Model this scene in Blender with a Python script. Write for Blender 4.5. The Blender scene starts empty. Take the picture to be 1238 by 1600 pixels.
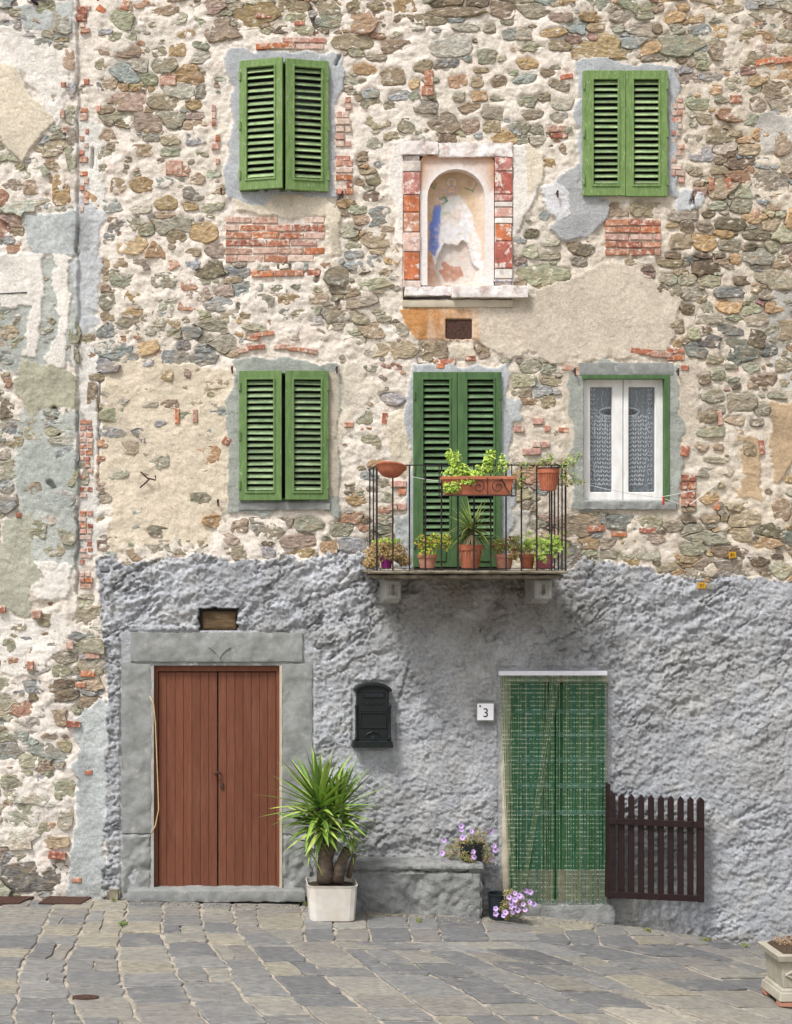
import bpy, bmesh, math, random
import numpy as np
from mathutils import Vector, Matrix, noise as mnoise
random.seed(7); np.random.seed(7)
R = math.radians
# ---------------------------------------------------------------- picture geometry: a shift-lens view square on to the house front
S = .0058            # metres per photo pixel on the wall plane (Y = 0)
VX, VY, D = 337., 870., 15.
ZB = 1410.
def X(px, d=0): return ((px-VX)*(1-d/D)+VX-619)*S
def Z(py, d=0): return (ZB-((py-VY)*(1-d/D)+VY))*S
def P(px, py, d=0): return Vector((X(px,d), -d, Z(py,d)))
sc = bpy.context.scene
COL = sc.collection
cam = bpy.data.cameras.new('camera'); co = bpy.data.objects.new('camera', cam); COL.objects.link(co)
co.location = (X(VX), -D, Z(VY)); co.rotation_euler = (R(90), 0, 0)
cam.sensor_fit = 'HORIZONTAL'; cam.sensor_width = 36
cam.lens = 36*D/(1238*S)
cam.shift_x = (619-VX)/1238; cam.shift_y = (VY-800)/1238
cam.clip_end = 300
sc.camera = co
sc.render.resolution_x, sc.render.resolution_y = 792, 1024
# ---------------------------------------------------------------- light
LV = Vector((.40, .44, -.86)).normalized()      # direction the light travels
w = bpy.data.worlds.new('World'); sc.world = w; w.use_nodes = True
nt = w.node_tree; bg = nt.nodes['Background']
sky = nt.nodes.new('ShaderNodeTexSky'); sky.sky_type = 'NISHITA'; sky.sun_disc = False
sky.sun_elevation = math.asin(-LV.z); sky.sun_rotation = math.atan2(-LV.x, -LV.y)
sky.air_density = 1.0; sky.dust_density = 4.0; sky.ozone_density = 1.0
hs = nt.nodes.new('ShaderNodeHueSaturation'); hs.inputs['Saturation'].default_value = .22
nt.links.new(sky.outputs[0], hs.inputs['Color']); nt.links.new(hs.outputs[0], bg.inputs[0])
bg.inputs[1].default_value = .080
sun = bpy.data.lights.new('sun', 'SUN'); sun.energy = 1.5; sun.angle = R(10); sun.color = (1, .965, .92)
so = bpy.data.objects.new('sun', sun); COL.objects.link(so); so.location = (-4, -8, 14)
so.rotation_euler = LV.to_track_quat('-Z', 'Y').to_euler()
vs = sc.view_settings; vs.view_transform = 'Standard'; vs.look = 'None'; vs.gamma = 1; vs.exposure = 1.08; vs.use_curve_mapping = False

# ---------------------------------------------------------------- materials
def M(name, c1, c2=None, scale=25, rough=.85, bump=.3, bscale=90, bdist=.004, attr=False, stretch=(1,1,1), metallic=0, lo=.35, hi=.65,
      c3=None, s3=12, t3=(.6,.7), trans=0, vary=.35, c0=None, s0=9, t0=(.45,.7), k0=.6, stretch2=None):
    m = bpy.data.materials.new(name); m.use_nodes = True
    n = m.node_tree.nodes; l = m.node_tree.links; b = n['Principled BSDF']
    g = n.new('ShaderNodeNewGeometry'); mp = n.new('ShaderNodeMapping'); l.new(g.outputs['Position'], mp.inputs[0]); mp.inputs['Scale'].default_value = stretch
    n1 = n.new('ShaderNodeTexNoise'); n1.inputs['Scale'].default_value = scale; n1.inputs['Detail'].default_value = 6; n1.inputs['Roughness'].default_value = .65
    l.new(mp.outputs[0], n1.inputs['Vector'])
    mr = n.new('ShaderNodeMapRange'); mr.inputs[1].default_value = lo; mr.inputs[2].default_value = hi; l.new(n1.outputs[0], mr.inputs[0])
    if attr:
        a = n.new('ShaderNodeVertexColor'); a.layer_name = 'Col'
        mr.inputs[3].default_value = 1-vary; mr.inputs[4].default_value = 1+vary*.7
        mx = n.new('ShaderNodeVectorMath'); mx.operation = 'SCALE'; l.new(a.outputs[0], mx.inputs[0]); l.new(mr.outputs[0], mx.inputs['Scale'])
        out = mx.outputs[0]
    else:
        mx = n.new('ShaderNodeMix'); mx.data_type = 'RGBA'; mx.inputs[6].default_value = (*c1, 1); mx.inputs[7].default_value = (*(c2 or [v*.6 for v in c1]), 1)
        l.new(mr.outputs[0], mx.inputs[0]); out = mx.outputs[2]
    if c0:
        n0 = n.new('ShaderNodeTexNoise'); n0.inputs['Scale'].default_value = s0; n0.inputs['Detail'].default_value = 7; n0.inputs['Roughness'].default_value = .7
        mp0 = n.new('ShaderNodeMapping'); mp0.inputs['Location'].default_value = (9.1, 2.7, 5.3); mp0.inputs['Scale'].default_value = stretch2 or stretch
        l.new(g.outputs['Position'], mp0.inputs[0]); l.new(mp0.outputs[0], n0.inputs['Vector'])
        r0 = n.new('ShaderNodeMapRange'); r0.inputs[1].default_value, r0.inputs[2].default_value = t0; r0.inputs[4].default_value = k0; l.new(n0.outputs[0], r0.inputs[0])
        m0 = n.new('ShaderNodeMix'); m0.data_type = 'RGBA'; l.new(r0.outputs[0], m0.inputs[0]); l.new(out, m0.inputs[6]); m0.inputs[7].default_value = (*c0, 1)
        out = m0.outputs[2]
    if c3:
        n3 = n.new('ShaderNodeTexNoise'); n3.inputs['Scale'].default_value = s3; n3.inputs['Detail'].default_value = 8; n3.inputs['Roughness'].default_value = .7
        mp3 = n.new('ShaderNodeMapping'); mp3.inputs['Location'].default_value = (3.1, 7.7, 1.3); mp3.inputs['Scale'].default_value = stretch
        l.new(g.outputs['Position'], mp3.inputs[0]); l.new(mp3.outputs[0], n3.inputs['Vector'])
        r3 = n.new('ShaderNodeMapRange'); r3.inputs[1].default_value, r3.inputs[2].default_value = t3; l.new(n3.outputs[0], r3.inputs[0])
        m3 = n.new('ShaderNodeMix'); m3.data_type = 'RGBA'; l.new(r3.outputs[0], m3.inputs[0]); l.new(out, m3.inputs[6]); m3.inputs[7].default_value = (*c3, 1)
        out = m3.outputs[2]
    l.new(out, b.inputs['Base Color']); b.inputs['Roughness'].default_value = rough; b.inputs['Metallic'].default_value = metallic
    b.inputs['Specular IOR Level'].default_value = .3
    if trans:
        b.inputs['Subsurface Weight'].default_value = trans; b.inputs['Subsurface Radius'].default_value = (.01,.02,.005)
    if bump:
        n2 = n.new('ShaderNodeTexNoise'); n2.inputs['Scale'].default_value = bscale; n2.inputs['Detail'].default_value = 5; n2.inputs['Roughness'].default_value = .7
        l.new(mp.outputs[0], n2.inputs['Vector'])
        bp = n.new('ShaderNodeBump'); bp.inputs['Strength'].default_value = bump; bp.inputs['Distance'].default_value = bdist
        l.new(n2.outputs[0], bp.inputs['Height']); l.new(bp.outputs[0], b.inputs['Normal'])
    return m
MORTAR = (.72, .66, .58)
m_wall = M('lime_mortar_and_render', (1,1,1), attr=True, scale=55, bump=.9, bscale=75, bdist=.024, vary=.19, rough=.95)
m_stone = M('rubble_stone', (1,1,1), attr=True, scale=20, stretch=(1,1,1.8), bump=1.0, bscale=30, bdist=.016, vary=.40, rough=.9, c0=(.36,.27,.17), s0=5, t0=(.48,.62), k0=.5, c3=MORTAR, s3=13, t3=(.56,.66))
m_brick = M('old_brick', (1,1,1), attr=True, scale=35, bump=.8, bscale=70, bdist=.006, vary=.4, rough=.9, c3=(.62,.52,.43), s3=22, t3=(.51,.61))
m_slab = M('paving_slate', (1,1,1), attr=True, scale=16, bump=.9, bscale=34, bdist=.008, vary=.34, rough=.8, stretch=(1,1.7,1), c0=(.18,.18,.182), s0=2.2, t0=(.4,.7), k0=.6, c3=(.33,.30,.25), s3=5, t3=(.54,.76))
m_joint = M('paving_mortar', (.46,.41,.345), (.25,.22,.18), scale=12, bump=.8, bscale=60)
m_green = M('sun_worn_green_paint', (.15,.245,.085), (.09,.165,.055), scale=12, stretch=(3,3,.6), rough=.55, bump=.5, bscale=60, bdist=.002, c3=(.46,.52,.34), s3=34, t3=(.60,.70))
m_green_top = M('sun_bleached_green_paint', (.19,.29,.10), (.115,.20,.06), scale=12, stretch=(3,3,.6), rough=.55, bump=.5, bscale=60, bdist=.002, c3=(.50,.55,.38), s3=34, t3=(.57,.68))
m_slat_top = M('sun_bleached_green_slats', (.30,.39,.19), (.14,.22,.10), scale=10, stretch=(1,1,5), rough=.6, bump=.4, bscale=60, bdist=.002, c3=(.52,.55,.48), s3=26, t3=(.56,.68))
m_green2 = M('deep_green_paint', (.085,.165,.062), (.05,.105,.042), scale=9, stretch=(3,3,.6), rough=.55, bump=.5, bscale=60, bdist=.002, c3=(.30,.40,.24), s3=34, t3=(.68,.76))  # paint of a darker green, for balcony shutters and window frames
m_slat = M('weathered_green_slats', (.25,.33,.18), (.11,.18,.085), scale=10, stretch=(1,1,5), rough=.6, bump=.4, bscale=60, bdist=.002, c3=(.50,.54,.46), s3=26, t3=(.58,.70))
def vary_by_piece(m, k):
    n = m.node_tree.nodes; l = m.node_tree.links; b = n['Principled BSDF']; src = b.inputs['Base Color'].links[0].from_socket
    oi = n.new('ShaderNodeObjectInfo'); mr = n.new('ShaderNodeMapRange'); mr.inputs[3].default_value = 1-k; mr.inputs[4].default_value = 1+k; l.new(oi.outputs['Random'], mr.inputs[0])
    v = n.new('ShaderNodeVectorMath'); v.operation = 'SCALE'; l.new(src, v.inputs[0]); l.new(mr.outputs[0], v.inputs['Scale']); l.new(v.outputs[0], b.inputs['Base Color'])
m_slat2 = M('deep_green_slats', (.14,.225,.11), (.065,.12,.055), scale=10, stretch=(1,1,5), rough=.6, bump=.4, bscale=60, bdist=.002, c3=(.36,.42,.30), s3=26, t3=(.60,.72))  # darker green slats of the balcony shutters
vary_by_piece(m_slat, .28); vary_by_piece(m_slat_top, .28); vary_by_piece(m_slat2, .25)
m_brown = M('red_brown_planks', (.18,.062,.033), (.13,.045,.025), c0=(.30,.15,.10), s0=4, t0=(.48,.75), k0=.30, scale=16, stretch=(3.5,1,.35), rough=.6, bump=.4, bscale=50, bdist=.002, c3=(.10,.03,.02), s3=20, t3=(.62,.72))
vary_by_piece(m_brown, .10)
m_gate = M('dark_brown_gate_paint', (.026,.011,.012), (.016,.008,.009), scale=12, rough=.5, bump=.3)
m_iron = M('black_iron', (.012,.013,.018), (.03,.02,.02), scale=40, rough=.5, bump=.3)
m_rust = M('rusty_iron', (.10,.045,.03), (.03,.02,.018), scale=40, rough=.8)
m_white = M('white_window_paint', (.80,.80,.80), (.66,.65,.63), scale=8, stretch=(2,2,.6), rough=.5, bump=.2, c3=(.5,.42,.34), s3=14, t3=(.70,.8))
m_plast = M('white_plastic_planter', (.74,.72,.68), (.58,.53,.46), scale=4, c3=(.42,.33,.24), s3=5, t3=(.60,.85), rough=.4, bump=.05)
m_grey = M('grey_sandstone', (.30,.31,.305), (.20,.207,.20), scale=7, rough=.9, bump=.7, bscale=50, bdist=.006, c3=(.40,.39,.36), s3=9, t3=(.56,.72))
m_bracket = M('pale_stone_bracket', (.42,.42,.40), (.27,.27,.255), scale=9, rough=.9, bump=.6, c3=(.16,.15,.12), s3=14, t3=(.6,.75))
m_slabb = M('lichen_stained_balcony_stone', (.25,.22,.17), (.09,.075,.05), scale=14, rough=.95, bump=.9, bscale=60, bdist=.006, c3=(.55,.50,.42), s3=20, t3=(.60,.68))
m_cement = M('cement', (.33,.335,.33), (.21,.215,.21), scale=8, rough=.95, bump=1, bscale=45, bdist=.018, c3=(.44,.41,.36), s3=11, t3=(.58,.72))
m_terra = M('terracotta', (.46,.16,.09), (.34,.11,.06), scale=14, rough=.85, bump=.3, c3=(.55,.38,.30), s3=15, t3=(.62,.78))
m_terra2 = M('pink_terracotta', (.50,.24,.17), (.38,.17,.11), scale=14, rough=.9, bump=.3, c3=(.60,.46,.38), s3=15, t3=(.56,.75))
m_purple = M('purple_pot', (.30,.03,.22), (.22,.02,.16), rough=.4, bump=0)
m_pink = M('pink_pot', (.42,.14,.17), (.32,.10,.12), rough=.5, bump=0)
m_black = M('black_plastic', (.012,.018,.022), (.02,.024,.028), rough=.35, bump=0)
m_mail = M('dark_green_cast_metal', (.006,.009,.010), (.010,.014,.014), scale=30, rough=.5, bump=.3, bscale=120)
m_soil = M('soil', (.10,.07,.045), (.05,.035,.022), scale=50, bump=1, bscale=90, bdist=.01)
m_dark = M('interior_shade', (.012,.014,.016), rough=.9, bump=0)  # near-black colour standing in for the shade of the room behind
m_wood = M('old_timber', (.16,.105,.055), (.07,.045,.025), scale=12, stretch=(.5,1,5), bump=.8, bscale=40, bdist=.006)
m_trunk = M('yucca_bark', (.20,.15,.11), (.10,.075,.055), scale=18, stretch=(1,1,3), bump=1, bscale=40, bdist=.01)
m_cream = M('cream_plaster', (.56,.50,.40), (.42,.37,.28), scale=6, bump=.5, bscale=40)
m_pil = M('painted_brick_pilaster', (1,1,1), attr=True, scale=14, bump=.8, bscale=50, bdist=.006, vary=.35, c3=(.72,.64,.58), s3=14, t3=(.52,.60))
m_fresco = M('faded_fresco', (1,1,1), attr=True, scale=30, bump=.5, bscale=60, bdist=.004, vary=.10)
m_niche_st = M('white_limewashed_stone', (.80,.78,.78), (.66,.60,.56), scale=9, bump=.8, bscale=45, bdist=.006, c3=(.46,.36,.32), s3=12, t3=(.50,.64))
m_planter = M('weathered_concrete_planter', (.44,.41,.34), (.33,.30,.24), scale=9, bump=.6, bscale=60, c3=(.22,.22,.17), s3=7, t3=(.60,.75))
m_leaf = M('foliage', (1,1,1), attr=True, scale=30, rough=.5, bump=0, vary=.2, trans=.0)
m_flower = M('petals', (1,1,1), attr=True, rough=.6, bump=0, vary=.05)
m_rail = M('white_plastic_rail', (.80,.80,.86), (.74,.74,.80), rough=.3, bump=0)
m_plate = M('white_enamel', (.84,.84,.87), (.78,.78,.82), rough=.25, bump=0)
m_ink = M('blue_black_print', (.02,.025,.06), rough=.5, bump=0)
m_yel = M('yellow_tag', (.55,.30,.02), (.45,.24,.02), rough=.5, bump=0)
m_tagk = M('tag_print', (.05,.03,.01), rough=.5, bump=0)
m_line = M('white_cord', (.75,.75,.74), rough=.6, bump=0)
m_red = M('red_plastic', (.65,.06,.03), rough=.4, bump=0)
def strand_mat(name, c, cb, cd):
    m = M(name, c, cb, scale=70, rough=.35, bump=0); n = m.node_tree.nodes; l = m.node_tree.links; b = n['Principled BSDF']
    src = b.inputs['Base Color'].links[0].from_socket
    g = n.new('ShaderNodeNewGeometry'); sp = n.new('ShaderNodeSeparateXYZ'); l.new(g.outputs['Position'], sp.inputs[0])
    mu = n.new('ShaderNodeMath'); mu.operation = 'MULTIPLY'; mu.inputs[1].default_value = 1/.038; l.new(sp.outputs['Z'], mu.inputs[0])
    fr = n.new('ShaderNodeMath'); fr.operation = 'FRACT'; l.new(mu.outputs[0], fr.inputs[0])
    lt = n.new('ShaderNodeMath'); lt.operation = 'LESS_THAN'; lt.inputs[1].default_value = .28; l.new(fr.outputs[0], lt.inputs[0])
    ns_ = n.new('ShaderNodeTexNoise'); ns_.inputs['Scale'].default_value = 28; l.new(g.outputs['Position'], ns_.inputs['Vector'])
    mr = n.new('ShaderNodeMapRange'); mr.inputs[1].default_value = .42; mr.inputs[2].default_value = .56; l.new(ns_.outputs[0], mr.inputs[0])
    ml = n.new('ShaderNodeMath'); ml.operation = 'MULTIPLY'; l.new(lt.outputs[0], ml.inputs[0]); l.new(mr.outputs[0], ml.inputs[1])
    mx = n.new('ShaderNodeMix'); mx.data_type = 'RGBA'; l.new(ml.outputs[0], mx.inputs[0]); l.new(src, mx.inputs[6]); mx.inputs[7].default_value = (*cd,1)
    l.new(mx.outputs[2], b.inputs['Base Color']); return m
m_str = [strand_mat('bead_strand_dark_green', (.025,.105,.045), (.05,.16,.075), (.34,.46,.30)), strand_mat('bead_strand_olive', (.12,.19,.09), (.05,.13,.06), (.40,.48,.34)),
         strand_mat('bead_strand_pale', (.22,.27,.18), (.09,.15,.08), (.52,.54,.44)), strand_mat('bead_strand_blue_green', (.035,.12,.10), (.06,.16,.13), (.36,.50,.46))]
m_gdoor = M('green_door_paint', (.045,.15,.065), (.028,.095,.04), scale=9, rough=.5, bump=.2)
m_gband = M('blue_green_glass_bars', (.13,.27,.22), (.09,.20,.16), rough=.35, bump=0)
m_kick = M('worn_door_foot', (.36,.33,.25), (.22,.19,.14), scale=12, bump=.4)
m_net = M('net_curtain_cloth', (.17,.20,.23), (.11,.13,.155), scale=30, stretch=(6,1,1.5), rough=.9, bump=.4)
m_lace = M('white_lace', (.52,.56,.60), (.36,.39,.43), scale=60, rough=.9, bump=0)
n_ = m_wall.node_tree.nodes; l_ = m_wall.node_tree.links; va = next(k for k in n_ if k.type == 'VERTEX_COLOR'); bu = next(k for k in n_ if k.type == 'BUMP'); l_.new(va.outputs['Alpha'], bu.inputs['Strength'])
def glass():
    m = bpy.data.materials.new('window_glass'); m.use_nodes = True; n = m.node_tree.nodes; l = m.node_tree.links
    n.clear(); o = n.new('ShaderNodeOutputMaterial'); t = n.new('ShaderNodeBsdfTransparent'); g = n.new('ShaderNodeBsdfGlossy'); g.inputs['Roughness'].default_value = .05
    mx = n.new('ShaderNodeMixShader'); mx.inputs[0].default_value = .07
    l.new(t.outputs[0], mx.inputs[1]); l.new(g.outputs[0], mx.inputs[2]); l.new(mx.outputs[0], o.inputs[0]); return m
m_glass = glass()

# ---------------------------------------------------------------- object helpers
ORG = {}
def org(o): return ORG.get(o.name, Vector((0,0,0))) if o is not None else Vector((0,0,0))
def empty(name, loc, label, cat, group=None, rz=0):
    o = bpy.data.objects.new(name, None); COL.objects.link(o); o.location = loc; o.rotation_euler = (0,0,rz); o.empty_display_size = .1
    ORG[o.name] = Vector(loc); tag(o, label, cat, group); return o
def tag(o, label=None, cat=None, group=None, kind=None):
    if label: o['label'] = label
    if cat: o['category'] = cat
    if group: o['group'] = group
    if kind: o['kind'] = kind
    return o
def link(name, me, parent=None, loc=None):
    o = bpy.data.objects.new(name, me); COL.objects.link(o)
    if parent is not None: o.parent = parent
    if loc is not None: o.location = loc
    return o
class MB:
    def __init__(s): s.v = []; s.f = []; s.c = []
    def add(s, vs, fs, col=None):
        n = len(s.v); s.v += [tuple(v) for v in vs]; s.f += [tuple(i+n for i in f) for f in fs]
        if col is not None: s.c += [col]*len(vs) if not isinstance(col, list) else col
        return s
    def box(s, x0, x1, y0, y1, z0, z1, col=None):
        return s.add([(x0,y0,z0),(x1,y0,z0),(x1,y1,z0),(x0,y1,z0),(x0,y0,z1),(x1,y0,z1),(x1,y1,z1),(x0,y1,z1)],
                     [(0,3,2,1),(4,5,6,7),(0,1,5,4),(1,2,6,5),(2,3,7,6),(3,0,4,7)], col)
    def ring(s, ox0, ox1, oz0, oz1, ix0, ix1, iz0, iz1, y0, y1):     # a rectangular frame as one connected solid, y0 front
        o = [(ox0,oz0),(ox1,oz0),(ox1,oz1),(ox0,oz1)]; i = [(ix0,iz0),(ix1,iz0),(ix1,iz1),(ix0,iz1)]
        v = [(a,y0,b) for a,b in o]+[(a,y0,b) for a,b in i]+[(a,y1,b) for a,b in o]+[(a,y1,b) for a,b in i]
        f = []
        for k in range(4):
            j = (k+1)%4
            f += [(k,j,4+j,4+k),(8+k,12+k,12+j,8+j),(k,8+k,8+j,j),(4+k,4+j,12+j,12+k)]
        return s.add(v, f)
    def tube(s, pts, r, n=6, cap=True, col=None):
        pts = [Vector(p) for p in pts]; rs = r if isinstance(r, (list,tuple)) else [r]*len(pts)
        v = []; f = []; up = None
        for i, p in enumerate(pts):
            t = (pts[min(i+1,len(pts)-1)]-pts[max(i-1,0)]).normalized()
            if up is None: up = t.orthogonal().normalized()
            else:
                up = (up-t*up.dot(t)); up = up.normalized() if up.length > 1e-6 else t.orthogonal().normalized()
            b = t.cross(up)
            for k in range(n):
                a = 2*math.pi*k/n; v.append(p+(up*math.cos(a)+b*math.sin(a))*rs[i])
        for i in range(len(pts)-1):
            for k in range(n):
                j = (k+1)%n; f.append((i*n+k, i*n+j, (i+1)*n+j, (i+1)*n+k))
        if cap: f += [tuple(range(n-1,-1,-1)), tuple((len(pts)-1)*n+k for k in range(n))]
        return s.add(v, f, col)
    def lathe(s, prof, c, n=24, sq=0, cap=True, col=None):      # prof: (radius, z); sq>0 squares the plan
        v = []; f = []
        for r, z in prof:
            for k in range(n):
                a = 2*math.pi*k/n; ca, sa = math.cos(a), math.sin(a)
                q = 1.0
                if sq: q = 1/((abs(ca)**sq+abs(sa)**sq)**(1/sq))
                v.append((c[0]+ca*r*q, c[1]+sa*r*q, c[2]+z))
        for i in range(len(prof)-1):
            for k in range(n):
                j = (k+1)%n; f.append((i*n+k, i*n+j, (i+1)*n+j, (i+1)*n+k))
        if cap: f += [tuple(range(n-1,-1,-1)), tuple((len(prof)-1)*n+k for k in range(n))]
        return s.add(v, f, col)
    def prism(s, pts, y0, y1, col=None):                         # pts (x,z) outline extruded in y
        n = len(pts); v = [(a,y0,b) for a,b in pts]+[(a,y1,b) for a,b in pts]
        f = [tuple(range(n)), tuple(range(2*n-1,n-1,-1))]+[(k,(k+1)%n,n+(k+1)%n,n+k) for k in range(n)]
        return s.add(v, f, col)
    def build(s, name, mat, parent=None, smooth=False, bev=0, local=False, origin=None, seg=1):
        o0 = Vector((0,0,0)) if local else (Vector(origin) if origin is not None else org(parent))
        me = bpy.data.meshes.new(name)
        me.from_pydata([(v[0]-o0.x, v[1]-o0.y, v[2]-o0.z) for v in s.v], [], s.f)
        if s.c:
            a = me.color_attributes.new('Col', 'FLOAT_COLOR', 'POINT')
            a.data.foreach_set('color', np.array([(*c,1) for c in s.c], dtype=np.float32).ravel())
        bm = bmesh.new(); bm.from_mesh(me)
        bmesh.ops.recalc_face_normals(bm, faces=bm.faces)
        if bev: bmesh.ops.bevel(bm, geom=list(bm.edges), offset=bev, segments=seg, affect='EDGES', profile=.5, clamp_overlap=True)
        bm.to_mesh(me); bm.free()
        if smooth: me.polygons.foreach_set('use_smooth', [True]*len(me.polygons))
        me.materials.append(mat)
        o = link(name, me, parent)
        if origin is not None: o.location = Vector(origin)-org(parent)
        ORG[o.name] = Vector(origin) if origin is not None else org(parent)
        return o
def rough_box(name, mat, parent, x0, x1, y0, y1, z0, z1, res=.03, amp=.006, sc_=9., rnd=.01, taper=0):
    """a solid block whose faces are finely divided and knocked about"""
    nx = max(2,int((x1-x0)/res)); ny = max(2,int((y1-y0)/res)); nz = max(2,int((z1-z0)/res))
    idx = {}; V = []; F = []
    def vid(i,j,k):
        t = (i,j,k)
        if t not in idx:
            p = Vector((x0+(x1-x0)*i/nx, y0+(y1-y0)*j/ny, z0+(z1-z0)*k/nz)); c = Vector(((x0+x1)/2,(y0+y1)/2,(z0+z1)/2))
            e = sum([i in (0,nx), j in (0,ny), k in (0,nz)])
            if e >= 2: 
                dr = Vector(((0 if 0<i<nx else (1 if i==0 else -1)), (0 if 0<j<ny else (1 if j==0 else -1)), (0 if 0<k<nz else (1 if k==0 else -1))))
                p += dr*rnd*(1+.8*mnoise.noise(p*14))
            n = Vector(((0 if 0<i<nx else (-1 if i==0 else 1)), (0 if 0<j<ny else (-1 if j==0 else 1)), (0 if 0<k<nz else (-1 if k==0 else 1))))
            p += n.normalized()*amp*(mnoise.noise(p*sc_)+.6*mnoise.noise(p*sc_*2.7)+.35*mnoise.noise(p*sc_*6))
            idx[t] = len(V); V.append(p)
        return idx[t]
    for i in range(nx):
        for k in range(nz):
            F += [(vid(i,0,k),vid(i+1,0,k),vid(i+1,0,k+1),vid(i,0,k+1)), (vid(i,ny,k),vid(i,ny,k+1),vid(i+1,ny,k+1),vid(i+1,ny,k))]
    for j in range(ny):
        for k in range(nz):
            F += [(vid(0,j,k),vid(0,j,k+1),vid(0,j+1,k+1),vid(0,j+1,k)), (vid(nx,j,k),vid(nx,j+1,k),vid(nx,j+1,k+1),vid(nx,j,k+1))]
    for i in range(nx):
        for j in range(ny):
            F += [(vid(i,j,0),vid(i,j+1,0),vid(i+1,j+1,0),vid(i+1,j,0)), (vid(i,j,nz),vid(i+1,j,nz),vid(i+1,j+1,nz),vid(i,j+1,nz))]
    o = MB().add(V, F).build(name, mat, parent, smooth=True); o.data.set_sharp_from_angle(angle=R(38)); return o

# ---------------------------------------------------------------- numpy noise
_T = {}
def vn(x, y, seed):
    if seed not in _T: _T[seed] = np.random.RandomState(seed).rand(256,256)*2-1
    T = _T[seed]; xi = np.floor(x).astype(np.int64); yi = np.floor(y).astype(np.int64); xf = x-xi; yf = y-yi
    xf = xf*xf*(3-2*xf); yf = yf*yf*(3-2*yf); a, b = xi&255, (xi+1)&255; c, d = yi&255, (yi+1)&255
    return (T[a,c]*(1-xf)+T[b,c]*xf)*(1-yf)+(T[a,d]*(1-xf)+T[b,d]*xf)*yf
def fbm(x, y, s, o=4, seed=0, g=.5):
    r = 0; A = 1; tot = 0; x = x/s; y = y/s
    for k in range(o):
        r = r+A*vn(x+17.3*k, y-9.1*k, seed+k); tot += A; A *= g; x = x*2.03; y = y*2.03
    return r/tot
def sst(a, b, v):
    t = np.clip((v-a)/(b-a), 0, 1); return t*t*(3-2*t)
def inpoly(x, y, poly):
    r = np.zeros(x.shape, bool); n = len(poly)
    px = [p[0] for p in poly]; py = [p[1] for p in poly]
    sel = (x > min(px)) & (x < max(px)) & (y > min(py)) & (y < max(py))
    xs = x[sel]; ys = y[sel]; q = np.zeros(xs.shape, bool)
    for i in range(n):
        x1,y1 = poly[i]; x2,y2 = poly[(i+1)%n]
        if y1 == y2: continue
        c = ((y1 > ys) != (y2 > ys)) & (xs < (x2-x1)*(ys-y1)/(y2-y1)+x1); q ^= c
    r[sel] = q; return r

# ---------------------------------------------------------------- the ground profile
GX = [-3000,-200,0,300,440,560,700,900,1000,1100,1238,1440,3000]; GY = [1390,1398,1402,1404,1408,1412,1418,1434,1448,1464,1486,1508,1560]
GWX = [X(a) for a in GX]; GWZ = [Z(b) for b in GY]
def zg(x): return float(np.interp(x, GWX, GWZ))
def ground_at(px, py):
    d = 1.
    for _ in range(40):
        k = (Z(VY)-zg(X(px,d)))/((py-VY)*S); d = .5*d+.5*(1-k)*D
    return Vector((X(px,d), -d, zg(X(px,d)))), d

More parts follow.
